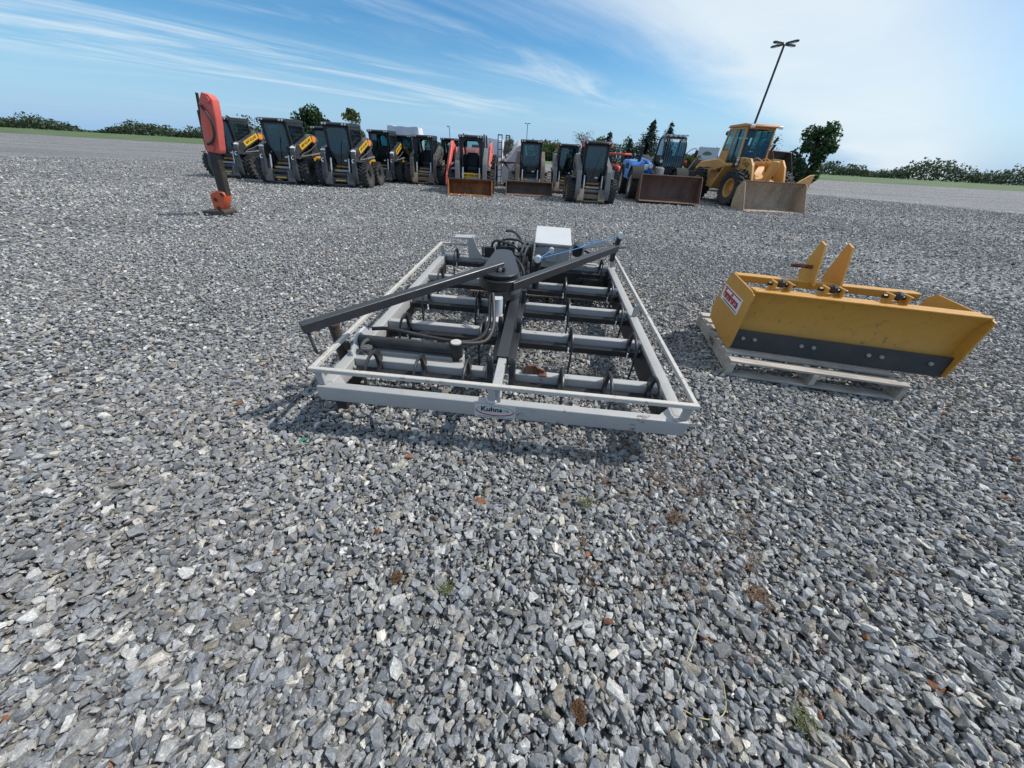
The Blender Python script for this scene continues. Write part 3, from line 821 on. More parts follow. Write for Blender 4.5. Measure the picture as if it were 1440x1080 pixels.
for h_ in hoses:
    bm = B(); tube(bm, h_, 0.0135, 8)
    gobj('hydraulic_hose', bm, M['hose'])
# motor and valve block behind the turntable
bm = B(); cyl(bm, (0.95, 2.22, 0.10), (1.08, 2.22, 0.10), 0.075, 18); cyl(bm, (1.0, 2.12, 0.02), (1.0, 2.12, 0.22), 0.06, 16); box(bm, (1.02, 2.32, 0.14), (0.12, 0.10, 0.22), bev=0.01); cyl(bm, (0.88, 1.75, 0.12), (0.95, 2.2, 0.12), 0.05, 12)
gobj('hydraulic_motor', bm, M['black'])
bm = B(); box(bm, (0.80, 2.60, 0.12), (0.22, 0.10, 0.10), bev=0.008)
for i in range(4): cyl(bm, (0.72 + i * .055, 2.60, 0.17), (0.72 + i * .055, 2.60, 0.215), 0.016, 10)
gobj('valve_block', bm, M['satin'])
bm = B()
for i in range(5): box(bm, (1.075, 2.5, 0.10 + i * 0.035), (0.10, 0.16, 0.010))
box(bm, (1.03, 2.5, 0.17), (0.008, 0.18, 0.20)); box(bm, (1.122, 2.5, 0.17), (0.006, 0.18, 0.20))
gobj('vent_grille', bm, M['black'])
# grey control box with pale lid
v0, v1 = 2.53, 3.02
bm = B(); prism(bm, [(v0, -0.02), (v0, 0.235), (v1, 0.30), (v1, -0.02)], 'x', 1.145, 1.54, bev=0.004)
cb = gobj('control_box', bm, M['dullgrey'])
cb.data.materials[0] = M['silver']
bm = B(); prism(bm, [(v0 - 0.012, 0.228), (v0 - 0.012, 0.246), (v1 + 0.01, 0.318), (v1 + 0.01, 0.300)], 'x', 1.135, 1.55, bev=0.003)
gobj('box_lid', bm, M['whitegrey'], cb)
bm = B(); cyl(bm, (1.165, v0 - .001, 0.205), (1.165, v0 - .012, 0.205), 0.010, 10); gobj('box_bolt', bm, M['black'], cb)
bm = B(); box(bm, (1.20, v0 - .004, 0.203), (0.07, 0.004, 0.006)); box(bm, (1.38, v0 - .004, 0.21), (0.29, 0.004, 0.006)); box(bm, (1.24, v0 - .004, 0.2065), (0.02, 0.004, 0.013)); gobj('seam_strip', bm, M['dullgrey'], cb)
bm = B(); box(bm, (1.335, v0 - 0.018, 0.10), (0.13, 0.035, 0.09), bev=0.003); box(bm, (1.33, v0 - 0.012, 0.155), (0.15, 0.025, 0.02), bev=0.003)
gobj('roller_bracket', bm, M['silver'], cb)
def spool(c, ax):
    bm = B(); lathe(bm, [(0.0, -.026), (0.030, -0.026), (0.030, -0.018), (0.019, -0.012), (0.019, 0.012), (0.030, 0.018), (0.030, 0.026), (0.0, 0.026)], ax, 18)
    bmesh.ops.translate(bm, vec=c, verts=bm.verts)
    return bm
A_ = (1.33, v0 - 0.055, 0.185); Bp = (1.188, 1.72, 0.30); Cp = (2.055, 2.52, 0.385)
for p, ax in ((A_, 'y'), (Bp, 'y'), (Cp, 'y')):
    gobj('rope_roller', spool(p, ax), M['white'])
bm = B(); cyl(bm, (1.19, 1.73, 0.02), (1.19, 1.73, 0.28), 0.032, 14); box(bm, (1.19, 1.73, 0.25), (0.05, 0.05, 0.06), bev=0.006)
gobj('roller_post', bm, M['black'])
bm = B(); cyl(bm, (2.03, 2.53, 0.24), (2.055, 2.53, 0.365), 0.028, 14); box(bm, (2.03, 2.55, 0.20), (0.05, 0.05, 0.20), bev=0.004)
gobj('roller_post', bm, M['black'])
bm = B(); tube(bm, [A_, (1.26, 2.1, 0.24), Bp], 0.004, 6, smooth=0); tube(bm, [Bp, (1.6, 2.1, 0.33), (1.98, 2.45, 0.375)], 0.004, 6); tube(bm, [(1.60, 2.12, 0.33), (1.68, 2.25, 0.33), (1.78, 2.32, 0.37)], 0.005, 6)
gobj('blue_rope', bm, M['rope'])
for x in (1.55, 1.68):
    bm = B(); box(bm, (x, 2.45, 0.20), (0.018, 0.018, 0.16), bev=0.002)
    gobj('rope_guide', bm, M['silver'])
bm = B(); lathe(bm, [(0, -.09), (0.062, -.09), (0.07, -.06), (0.07, .06), (0.055, .09), (0, .09)], 'y', 18); bmesh.ops.translate(bm, vec=(1.63, 2.66, 0.17), verts=bm.verts)
gobj('electric_motor', bm, M['plastic'])
# bracket plate, mounting plate, stand pipe
bm = B(); prism(bm, [(0.36, 0.0), (0.35, 0.22), (0.42, 0.225), (0.47, 0.10), (0.54, 0.0)], 'y', 2.60, 2.612); prism(bm, [(0.19, 0.20), (0.19, 0.212), (0.42, 0.222), (0.42, 0.205)], 'y', 2.613, 2.75)
gobj('bracket_plate', bm, M['silver'])
bm = B(); box(bm, (0.60, 2.68, 0.06), (0.12, 0.06, 0.12), bev=0.006); box(bm, (0.69, 2.68, 0.05), (0.015, 0.08, 0.13)); box(bm, (0.52, 2.69, 0.05), (0.012, 0.08, 0.13))
gobj('stop_block', bm, M['black'])
bm = B(); box(bm, (1.55, 2.56, -0.17), (0.95, 0.05, 0.22), bev=0.006); box(bm, (1.72, 2.50, -0.12), (0.16, 0.03, 0.03)); box(bm, (1.25, 2.5, -0.2), (0.12, 0.06, 0.25)); box(bm, (1.85, 2.5, -0.21), (0.22, 0.08, 0.22), bev=0.004)
gobj('mounting_plate', bm, M['black'])
bm = B(); cyl(bm, (-0.075, 0.42, 0.165), (-0.065, 0.42, -0.29), 0.033, 18); cyl(bm, (-0.075, 0.42, 0.163), (-0.075, 0.42, 0.176), 0.040, 18); box(bm, (-0.04, 0.42, 0.02), (0.06, 0.03, 0.05))
gobj('parking_stand', bm, M['brownblack'])
# maker's decal
bm = B(); box(bm, (1.032, -0.0015, -0.056), (0.232, 0.003, 0.094)); dc = gobj('decal', bm, M['decal'], near_tube)
bm = B(); n = 40
o_ = [(1.032 + 0.109 * math.cos(2 * PI * i / n), -0.050 + 0.036 * math.sin(2 * PI * i / n)) for i in range(n)]
i_ = [(1.032 + 0.1045 * math.cos(2 * PI * i / n), -0.0465 + 0.0330 * math.sin(2 * PI * i / n)) for i in range(n)]
ring(bm, o_, i_, 'y', -0.0045, -0.0028); gobj('red_ellipse', bm, M['letter_red'], dc)
tb = lambda u, w_: basis(Vector((u, -0.0032, w_)) - GB, (1, 0, 0), (0, 0, 1))
text_obj('lettering', 'Kuhns', 0.046, M['letter_black'], dc, tb(1.012, -0.040), bold=0.0012, sx=1.05)
text_obj('lettering', 'Mfg', 0.020, M['decal_grey'], dc, tb(1.094, -0.042))
bm = B()
for a, b in ((0.93, 0.955), (0.962, 1.0), (1.008, 1.06), (1.068, 1.10), (1.108, 1.135)): box(bm, ((a + b) / 2, -0.0038, -0.0935), (b - a, 0.0014, 0.0035))
gobj('fine_print', bm, M['decal_grey'], dc)

# ---------------------------------------------------------------- pallets
def pallet(label, loc, rz, w, d, mat, mat2):
    t = thing('wooden_pallet', label, 'pallet', loc, rz)
    ys = [-d / 2 + 0.05, 0, d / 2 - 0.05]
    for x in (-w / 2 + 0.02, 0, w / 2 - 0.02):
        bm = B(); prism(bm, [(-d / 2, .018), (d / 2, .018), (d / 2, .118), (-d / 2, .118)], 'x', x - .019, x + .019, bev=0.002); obj('stringer', bm, mat, t)
    n = 7
    for i in range(n):
        y = -d / 2 + 0.055 + (d - 0.11) * i / (n - 1)
        bm = B(); box(bm, (0, y, 0.118 + 0.0095 + rnd.uniform(0, .001)), (w + rnd.uniform(-.01, .01), 0.095, 0.018), rot=(0, 0, rnd.uniform(-.006, .006)), bev=0.002); obj('deck_board', bm, mat, t)
    for y in ys:
        bm = B(); box(bm, (0, y, 0.009), (w, 0.09, 0.018), bev=0.002); obj('bottom_board', bm, mat2, t)
    return t
pallet('weathered dark wooden pallet underneath the control box end of the grapple', (0.42, 4.12, 0.0), -0.06, 1.9, 1.0, M['wood_dark'], M['wood_dark'])
p = pallet('pale grey wooden pallet carrying the yellow box blade', (2.48, 2.70, 0.032), -0.19, 1.25, 1.06, M['wood'], M['wood'])
text_obj('stencil_lettering', '4456', 0.075, M['blackedge'], p, basis((-0.6255, -0.02, 0.068), (0, -1, 0), (0, 0, 1)), sx=0.9, depth=0.0006)

# ---------------------------------------------------------------- yellow box blade on the pallet
bb = thing('box_blade', 'ochre yellow box blade implement with a black cutting edge sitting on the pale grey pallet', 'box blade', (1.845, 2.53, 0.172), -0.20)
# local: x along the blade, y away, z up
Wb = 1.55
side = [(0.0, 0.0), (-0.03, 0.03), (-0.02, 0.47), (0.03, 0.485), (0.50, 0.50), (0.56, 0.46), (0.66, 0.12), (0.62, 0.03), (0.30, 0.0)]
for k, x in enumerate((0.0, Wb)):
    bm = B(); prism(bm, side, 'x', x - 0.006, x + 0.006, bev=0.002); sp_ = obj('side_plate', bm, M['ochre'], bb)
    if k == 0:
        bm = B(); prism(bm, [(0.10, 0.255), (0.10, 0.385), (0.56, 0.385), (0.56, 0.255)], 'x', -0.0095, -0.0065); dcl = obj('decal', bm, M['white'], sp_)
        bm = B(); prism(bm, [(0.12, 0.366), (0.12, 0.377), (0.54, 0.377), (0.54, 0.366)], 'x', -0.0105, -0.0096); obj('red_band', bm, M['letter_red'], dcl)
        text_obj('lettering', 'FarmForce', 0.098, M['letter_red'], dcl, basis((-0.0112, 0.33, 0.322), (0, -1, 0), (0, 0, 1)), bold=0.003, sx=0.86)
        bm = B(); box(bm, (-0.0105, 0.30, 0.270), (0.002, 0.36, 0.007)); obj('underline', bm, M['letter_black'], dcl)
prof = [(0.035, 0.10), (0.055, 0.16), (0.070, 0.26), (0.062, 0.36), (0.035, 0.455), (0.005, 0.485)]
bm = B()
pts = prof + [(p_[0] + 0.012, p_[1] + 0.004) for p_ in reversed(prof)]
prism(bm, pts, 'x', 0.007, Wb - 0.007); box(bm, (Wb / 2, 0.03, 0.492), (Wb - 0.02, 0.05, 0.014), bev=0.003); box(bm, (Wb / 2, 0.10, 0.470), (Wb - 0.02, 0.06, 0.05), bev=0.004)
obj('moldboard', bm, M['ochre'], bb)
bm = B(); box(bm, (Wb / 2, 0.012, 0.085), (Wb - 0.016, 0.016, 0.165), rot=(-0.12, 0, 0), bev=0.002)
ce = obj('cutting_edge', bm, M['blackedge'], bb)
for x in (0.08, 0.17, 0.52, 0.61, 1.0, 1.09, 1.42):
    bm = B(); cyl(bm, (x, 0.006, 0.105), (x, -0.010, 0.105), 0.013, 12); obj('carriage_bolt', bm, M['boltgrey'], ce)
for x in (0.16, 0.52, 0.95):
    bm = B(); box(bm, (x, 0.13, 0.525), (0.018, 0.09, 0.07), bev=0.004); box(bm, (x + 0.11, 0.13, 0.525), (0.018, 0.09, 0.07), bev=0.004); box(bm, (x + .055, 0.13, 0.494), (0.12, 0.09, 0.012)); lg = obj('hitch_lug', bm, M['ochre'], bb)
    bm = B(); cyl(bm, (x - 0.04, 0.13, 0.535), (x + 0.15, 0.13, 0.535), 0.014, 10); box(bm, (x + 0.055, 0.13, 0.545), (0.05, 0.06, 0.06), bev=0.015); obj('hitch_pin', bm, M['black'], lg)
bm = B(); prism(bm, [(0.42, 0.48), (0.56, 0.78), (0.64, 0.80), (0.72, 0.48)], 'x', 0.60, 0.615); prism(bm, [(0.42, 0.48), (0.56, 0.78), (0.64, 0.80), (0.72, 0.48)], 'x', 0.80, 0.815); box(bm, (0.71, 0.5, 0.47), (1.40, 0.08, 0.06), bev=0.005)
ms = obj('hitch_mast', bm, M['ochre'], bb)
bm = B(); cyl(bm, (0.44, 0.57, 0.60), (0.66, 0.57, 0.60), 0.016, 10); obj('hitch_pin', bm, M['rustlug'], ms)
# ---------------------------------------------------------------- wheels
def tyre_mesh(name, rad, wid, rimr, mat, lugs=20, lugh=0.028, aw=0.5):
    bm = B(); w2 = wid / 2
    r = rad - lugh
    lathe(bm, [(rimr, -w2 * .80), (rimr + (r - rimr) * .45, -w2 * 1.0), (r - .035, -w2 * .96), (r, -w2 * .78), (r + .004, 0), (r, w2 * .78), (r - .035, w2 * .96), (rimr + (r - rimr) * .45, w2 * 1.0), (rimr, w2 * .80)], 'x', 32)
    for k in range(lugs):
        for s in (-1, 1):
            a = 2 * PI * (k + (0.5 if s > 0 else 0)) / lugs
            m = Matrix.Rotation(a, 3, 'X') @ Matrix.Rotation(s * aw, 3, 'Z')
            c = Matrix.Rotation(a, 3, 'X') @ Vector((s * w2 * .46, 0, r + lugh * .35))
            box(bm, c, (w2 * 1.08, rad * .105, lugh * 1.5), rot=m, bev=0.006)
            c2 = Matrix.Rotation(a, 3, 'X') @ Vector((s * w2 * .93, rad * .03 * 0, r - .045))
            box(bm, c2, (w2 * .16, rad * .10, 0.085), rot=Matrix.Rotation(a, 3, 'X'), bev=0.006)
    return mesh_from(bm, name, mat)

def rim_mesh(name, rimr, wid, mat, bolts=8):
    bm = B(); w2 = wid / 2
    lathe(bm, [(0.0, -w2 * .32), (rimr * .34, -w2 * .34), (rimr * .40, -w2 * .14), (rimr * .82, -w2 * .10), (rimr * .9, -w2 * .75), (rimr * 1.03, -w2 * .82), (rimr * 1.03, -w2 * .70), (rimr * .93, 0), (rimr * 1.03, w2 * .70), (rimr * 1.03, w2 * .82), (rimr * .9, w2 * .75), (rimr * .82, w2 * .10), (rimr * .40, w2 * .14), (rimr * .34, w2 * .34), (0.0, w2 * .32)], 'x', 28)
    for k in range(bolts):
        a = 2 * PI * k / bolts
        for s in (-1, 1):
            cyl(bm, (s * w2 * .08, rimr * .60 * math.cos(a), rimr * .60 * math.sin(a)), (s * w2 * .24, rimr * .60 * math.cos(a), rimr * .60 * math.sin(a)), rimr * .06, 6)
    return mesh_from(bm, name, mat)

def put_wheel(t, x, y, rad, tm, rm, sc=1.0, rot=0.0):
    o = bpy.data.objects.new('wheel', None); C.objects.link(o); o.parent = t; o.location = (x, y, rad); o.empty_display_size = .2
    o.rotation_euler = (rot, 0, 0)
    obj('tyre', tm, None, o); obj('rim', rm, None, o)
    return o
def wheel_as_mesh(t, x, y, rad, tm, rm, rot=0.0):
    ty = obj('wheel', tm, None, t, loc=(x, y, rad), rot=(rot, 0, 0))
    obj('rim', rm, None, ty)
    return ty

TY = tyre_mesh('skid_tyre', 0.42, 0.31, 0.215, M['rubber'])
TYM = tyre_mesh('skid_tyre_muddy', 0.42, 0.31, 0.215, M['rubber_muddy'])
RB = rim_mesh('skid_rim_dark', 0.215, 0.31, M['rim_black']); RY = rim_mesh('skid_rim_yellow', 0.215, 0.31, M['rim_yellow'])

# ---------------------------------------------------------------- buckets
def bucket_shell(bm, W, h, d, th=0.018):
    """open side faces -y; back wall at y=0"""
    ins = [(-d, 0.012), (-d * .25, 0.012), (-d * .06, h * .12), (0, h * .34), (-d * .02, h * .72), (-d * .20, h * .98), (-d * .30, h)]
    out = [(-d * .31, h + th), (-d * .19, h + th * .9), (th, h * .75), (th, h * .30), (-d * .05, h * .02), (-d * .24, -th + .012), (-d, -th + .015)]
    prism(bm, ins + out, 'x', -W / 2, W / 2)
def bucket_side(bm, x, h, d, th=0.02):
    prism(bm, [(-d * 1.0, 0.0), (-d * .96, 0.05 * h), (-d * .42, h * .94), (-d * .30, h * 1.02), (-d * .19, h * 1.01), (0.02, h * .75), (0.02, h * .30), (-d * .05, 0.01), (-d * .25, -0.008)], 'x', x - th / 2, x + th / 2)
def make_bucket(parent, W, h, d, loc, mat, matlip, matside, rot=(0, 0, 0), name='bucket'):
    bm = B(); bucket_shell(bm, W - .022, h, d)
    b = obj(name, bm, mat, parent, loc=loc, rot=rot, smooth=40)
    bm = B(); box(bm, (0, -d - 0.03, 0.004), (W, 0.16, 0.016), bev=0.003); obj('cutting_edge', bm, matlip, b)
    for s in (-1, 1):
        bm = B(); bucket_side(bm, s * W / 2, h, d); obj('side_wall', bm, matside, b)
    bm = B(); box(bm, (0, -d * .285, h + .016), (W + .02, d * .07, 0.035), bev=0.004); obj('top_lip', bm, M['charcoal_dirty'] if matlip is M['rust_lip'] else matlip, b)
    return b

# ---------------------------------------------------------------- skid steer loader (front faces -y)
def arch(w, z0, z1, n=10, corner=0.22):
    """closed loop starting bottom-left, arch top with rounded corners"""
    pts = [(-w, z0), (w, z0)]
    for i in range(n + 1):
        a = PI / 2 * i / n; pts.append((w - corner + corner * math.cos(a), z1 - corner + corner * math.sin(a)))
    for i in range(n + 1):
        a = PI / 2 + PI / 2 * i / n; pts.append((-w + corner + corner * math.cos(a), z1 - corner + corner * math.sin(a)))
    return pts
def outer_like(inner, w, z0, z1):
    """project each inner point outwards to a rectangle"""
    res = []
    cx, cz = 0, (z0 + z1) / 2
    for (x, z) in inner:
        dx, dz = x - cx, z - cz
        s = min((w / abs(dx)) if abs(dx) > 1e-6 else 1e9, ((z1 - z0) / 2 / abs(dz)) if abs(dz) > 1e-6 else 1e9)
        res.append((cx + dx * s, cz + dz * s))
    return res

def skid(label, loc, rz, style, group, scale=1.0):
    """style keys: body, arm, tyre, rim, door, lights, bucket, decal, muddy"""
    t = thing('skid_steer_loader', label, 'skid steer', loc, rz, group, scale)
    body = M[style.get('body', 'charcoal')]; armm = M[style.get('arm', 'charcoal')]; cab = M['cabblack']
    new = style.get('new', False)
    # chassis
    bm = B()
    prism(bm, [(-0.70, 0.27), (-0.66, 0.22), (1.05, 0.22), (1.15, 0.34), (1.15, 0.70), (0.60, 0.72), (-0.55, 0.66), (-0.70, 0.50)], 'x', -0.43, 0.43, bev=0.01)
    for s in (-1, 1):
        prism(bm, [(0.35, 0.55), (1.15, 0.55), (1.2, 1.0), (0.98, 1.40), (0.72, 1.38), (0.55, 0.95)], 'x', s * 0.47 - .06, s * 0.47 + .06, bev=0.008)
    obj('chassis', bm, body, t)
    bm = B(); prism(bm, [(0.42, 0.70), (1.22, 0.62), (1.24, 1.0), (1.10, 1.28), (0.45, 1.35)], 'x', -0.40, 0.40, bev=0.02); obj('engine_hood', bm, M['plastic'], t)
    for s in (-1, 1):
        bm = B(); prism(bm, [(0.20, 0.80), (0.62, 0.92), (0.95, 0.90), (1.16, 0.35), (1.10, 0.30), (0.80, 0.72), (0.2, 0.72)] if new else [(0.2, 0.78), (0.75, 0.92), (0.8, 0.74), (0.2, 0.70)], 'x', s * 0.64 - 0.03, s * 0.64 + 0.03, bev=0.004)
        obj('rear_fender', bm, M['yellow'], t)
        bm = B(); prism(bm, [(-0.95, 0.86), (-0.1, 0.88), (0.3, 0.86), (0.3, 0.84), (-0.1, 0.855), (-0.95, 0.83)], 'x', s * 0.66 - 0.16, s * 0.66 + 0.12); obj('mudguard', bm, body, t)
    # cab shell
    yf, yb = -0.60, 0.47
    bm = B()
    for s in (-1, 1):
        box(bm, (s * 0.435, yf + 0.02, 1.28), (0.05, 0.06, 1.24), bev=0.008)
        box(bm, (s * 0.435, yb - 0.03, 1.30), (0.05, 0.07, 1.20), bev=0.008)
        box(bm, (s * 0.432, (yf + yb) / 2, 0.80), (0.05, yb - yf - .1, 0.34), bev=0.006)
        box(bm, (s * 0.432, (yf + yb) / 2, 1.86), (0.05, yb - yf - .1, 0.10), bev=0.006)
    box(bm, (0, (yf + yb) / 2, 0.69), (0.82, yb - yf - .05, 0.05))
    box(bm, (0, yb - 0.025, 0.95), (0.80, 0.05, 0.60), bev=0.005)
    box(bm, (0, yb - 0.025, 1.87), (0.80, 0.05, 0.10), bev=0.005)
    cabo = obj('cab', bm, cab, t)
    bm = B(); prism(bm, [(yf - 0.12, 1.885), (yf - 0.13, 1.93), (yf - .06, 1.975), (yb - .1, 1.995), (yb + .02, 1.95), (yb + 0.02, 1.89), (yf, 1.86)], 'x', -0.475, 0.475, bev=0.008)
    rf = obj('roof', bm, cab, cabo)
    for x in (-0.40, -0.30, 0.30, 0.40):
        if style.get('lights') == 'one' and abs(x) < .35: continue
        bm = B(); cyl(bm, (x, yf - 0.118, 1.922), (x, yf - 0.142, 1.920), 0.030, 12); obj('work_light', bm, M['lamp_lens'], rf)
    if style.get('beacons'):
        for s in (-1, 1):
            bm = B(); box(bm, (s * 0.50, yf - 0.06, 1.87), (0.06, 0.06, 0.17), bev=0.012); obj('orange_marker_light', bm, M['lamp_orange'], rf)
    if style.get('beacon_red'):
        bm = B(); cyl(bm, (0.25, 0.3, 1.98), (0.25, 0.3, 2.08), 0.07, 12, r2=0.05); obj('red_beacon', bm, M['lamp_red'], rf)
    # side screens
    for s in (-1, 1):
        bm = B()
        inner = [(yf + .07, 0.98), (yb - .08, 1.02), (yb - .08, 1.79), (yf + .07, 1.79)]
        outer = [(yf + .05, 0.955), (yb - .06, 0.955), (yb - .06, 1.815), (yf + .05, 1.815)]
        ring(bm, outer, inner, 'x', s * 0.435 - .012, s * 0.435 + .012)
        for i in range(1, 9): box(bm, (s * .44, yf + .07 + i * (yb - yf - .15) / 9, 1.40), (0.008, 0.010, 0.80))
        for i in range(1, 7): box(bm, (s * .446, (yf + yb) / 2, 0.98 + i * .115), (0.006, yb - yf - .16, 0.009))
        sc_ = obj('side_screen', bm, cab, cabo)
        bm = B(); box(bm, (s * 0.415, (yf + yb) / 2, 1.39), (0.006, yb - yf - .16, 0.80)); obj('side_window', bm, M['glass'] if new else M['glass'], cabo)
    # rear window
    bm = B(); ri = arch(0.30, 1.28, 1.80, 6, 0.10); ring(bm, outer_like(ri, 0.40, 1.24, 1.83), ri, 'y', yb - .045, yb - .005); obj('rear_window_frame', bm, cab, cabo)
    bm = B(); box(bm, (0, yb - .022, 1.54), (0.60, 0.006, 0.52)); obj('rear_window', bm, M['glass_clear'], cabo)
    # front opening with arch, and the door
    bm = B()
    ai = arch(0.325, 0.74, 1.83, 8, 0.24)
    ring(bm, outer_like(ai, 0.412, 0.70, 1.88), ai, 'y', yf + .0, yf + .05)
    obj('front_frame', bm, cab, cabo)
    if style.get('door', True):
        dpts = [(-0.20, 0.72), (0.20, 0.72), (0.27, 0.98), (0.385, 1.16), (0.385, 1.80), (0.33, 1.85), (-0.33, 1.85), (-0.385, 1.80), (-0.385, 1.16), (-0.27, 0.98)]
        ip = [(x * .90, 1.29 + (z - 1.29) * .93) for x, z in dpts]
        bm = B(); ring(bm, dpts, ip, 'y', yf - .035, yf - .010); dr = obj('door', bm, cab, cabo)
        bm = B(); prism(bm, ip, 'y', yf - .026, yf - .020); obj('door_glass', bm, M['glass'], dr)
        bm = B(); box(bm, (0.26, yf - .05, 1.12), (0.03, 0.03, 0.12), bev=.006); obj('door_handle', bm, M['plastic'], dr)
        bm = B(); tube(bm, [(-0.05, yf - .042, 0.80), (0.02, yf - .044, 1.1), (0.12, yf - .044, 1.45)], 0.008, 6); obj('wiper', bm, M['plastic'], dr)
        bm = B(); box(bm, (0.13, yf - .0285, 0.86), (0.09, 0.004, 0.05)); obj('warning_label', bm, M['white'], dr)
    # seat
    bm = B(); box(bm, (0, 0.02, 0.86), (0.46, 0.42, 0.14), bev=0.04, seg=2); box(bm, (0, 0.25, 1.16), (0.44, 0.12, 0.52), rot=(-.12, 0, 0), bev=0.05, seg=2)
    box(bm, (0, 0.04, 0.76), (0.36, 0.36, 0.10)); obj('seat', bm, M['seat'], cabo)
    for s in (-1, 1):
        bm = B(); tube(bm, [(s * .30, 0.05, 0.80), (s * .30, -0.12, 1.02), (s * .28, -0.2, 1.16)], 0.025, 8); box(bm, (s * .31, 0.1, 0.93), (0.10, 0.36, 0.06), bev=.015); obj('control_lever', bm, M['plastic'], cabo)
    # lower front: step, panel
    bm = B(); box(bm, (0, -0.76, 0.555), (0.62, 0.10, 0.045), bev=0.006); box(bm, (0, -0.71, 0.42), (0.60, 0.06, 0.24), bev=0.005); obj('front_step', bm, body, t)
    bm = B(); box(bm, (0.04, -0.813, 0.545), (0.48, 0.008, 0.060)); stp = obj('step_tread', bm, M['stepgrey'], t)
    bm = B(); box(bm, (-0.19, -0.8185, 0.545), (0.16, 0.003, 0.045)); obj('step_decal', bm, M['decal_yellow'], stp)
    if style.get('front_panel') == 'yellow':
        bm = B(); box(bm, (0, -0.80, 0.655), (0.78, 0.03, 0.15), bev=0.006); fp = obj('name_panel', bm, M['decal_yellow'], t)
        text_obj('lettering', 'NEW HOLLAND', 0.105, M['letter_black'], fp, basis((0, -0.8165, 0.655), (1, 0, 0), (0, 0, 1)), bold=0.004, sx=0.86)
    elif style.get('decal'):
        bm = B(); box(bm, (0, -0.655, 0.665), (0.56, 0.02, 0.085), bev=0.003); fp = obj('name_panel', bm, M['plastic'], t)
        text_obj('lettering', 'NEW HOLLAND', 0.075, M['letter_amber'], fp, basis((0.02, -0.667, 0.665), (1, 0, 0), (0, 0, 1)), bold=0.003, sx=0.9)
    # quick-attach plate and tilt cylinders
    bm = B()
    if not style.get('bucket'):
        for s in (-1, 1):
            prism(bm, [(-1.10, 0.08), (-1.16, 0.13), (-1.02, 0.50), (-0.93, 0.50), (-0.95, 0.12)], 'x', s * 0.40 - .15, s * 0.40 + .10, bev=0.006)
        box(bm, (0, -1.0, 0.44), (0.62, 0.06, 0.07), bev=0.008); box(bm, (0, -1.05, 0.26), (0.60, 0.04, 0.13), bev=0.006); box(bm, (0, -1.06, 0.11), (0.62, 0.05, 0.05), bev=0.006)
    else:
        box(bm, (0, -1.04, 0.30), (1.15, 0.06, 0.40), bev=0.01)
    obj('attach_plate', bm, body if not style.get('muddy') else M['muddy'], t)
    bm = B(); box(bm, (0.0, -1.073, 0.25), (0.36, 0.004, 0.035)); obj('yellow_strip', bm, M['decal_yellow'], t) if new else bm.free()
    for s in (-1, 1):
        bm = B(); cyl(bm, (s * 0.335, -0.80, 0.92), (s * 0.335, -0.93, 0.55), 0.032, 10); cyl(bm, (s * 0.335, -0.93, 0.58), (s * 0.335, -1.0, 0.36), 0.018, 8); obj('tilt_cylinder', bm, M['chrome'], t)
    # arms
    apts = [(-1.06, .16), (-.86, .14), (-.78, .55), (-.60, .96), (-.2, 1.08), (.52, 1.33), (.75, 1.26), (1.0, 1.34), (1.02, 1.46), (.9, 1.55), (.55, 1.60), (-.45, 1.27), (-.72, 1.24), (-.90, 1.05), (-1.02, .62), (-1.10, .40)]
    for s in (-1, 1):
        bm = B(); prism(bm, apts, 'x', s * .55 - .088, s * .55 + .088, bev=0.012)
        arm = obj('lift_arm', bm, armm, t)
        bm = B(); cyl(bm, (s * .675, 0.85, 0.98), (s * .675, 0.05, 0.93), 0.04, 12); cyl(bm, (s * .675, 0.2, 0.94), (s * .675, -0.60, 0.90), 0.024, 10); obj('lift_cylinder', bm, M['dullgrey'] if new else body, arm)
        bm = B(); tube(bm, [(s * .665, .8, 1.30), (s * .665, .1, 1.06), (s * .66, -.45, .98), (s * .655, -.75, .8), (s * .65, -.92, .45)], 0.018, 8); obj('arm_pipe', bm, M['charcoal_dirty'] if new else body, arm)
        bm = B(); cyl(bm, (s * .46, .90, 1.43), (s * .655, .90, 1.43), 0.07, 14); obj('pivot_pin', bm, M['dullgrey'], arm)
        if style.get('decal') and style.get('decal') != 'front':
            d0 = Vector((0, -.42, 1.165)); d1 = Vector((0, .50, 1.465)); dd = (d1 - d0).normalized(); nn = Vector((0, -dd.z, dd.y))
            x_ = s * .6395
            bm = B()
            q = [d0 + nn * -.085 + dd * .02, d1 + nn * -.085, d1 + nn * .085, d0 + nn * .085 - dd * .03]
            prism(bm, [(p.y, p.z) for p in q], 'x', x_ - .0015, x_ + .0015); dl = obj('arm_decal', bm, M['decal_yellow'], arm)
            c = (d0 + d1) / 2
            xd = dd * (1 if s > 0 else -1)
            text_obj('lettering', 'NEW HOLLAND', 0.125, M['letter_black'], dl, basis((x_ + s * .0022, c.y, c.z), xd, nn), bold=0.004, sx=0.88)
            bm = B(); prism(bm, [(.56, 1.36), (.72, 1.34), (.95, 1.40), (.93, 1.48), (.80, 1.535), (.58, 1.55)], 'x', x_ - .0015, x_ + .0015); dl2 = obj('model_decal', bm, M['decal_orange'], arm)
            text_obj('lettering', 'L228', 0.12, M['decal_yellow'], dl2, basis((x_ + s * .0022, .74, 1.445), (0, 1 if s > 0 else -1, 0), (0, 0, 1)), bold=0.002, sx=0.9)
            # front face of the arm: pale leaf emblem and curved stroke below it
            bm = B()
            mE = basis((s * .55, -.822, 1.142), (1, 0, 0), (0, .687, .726))
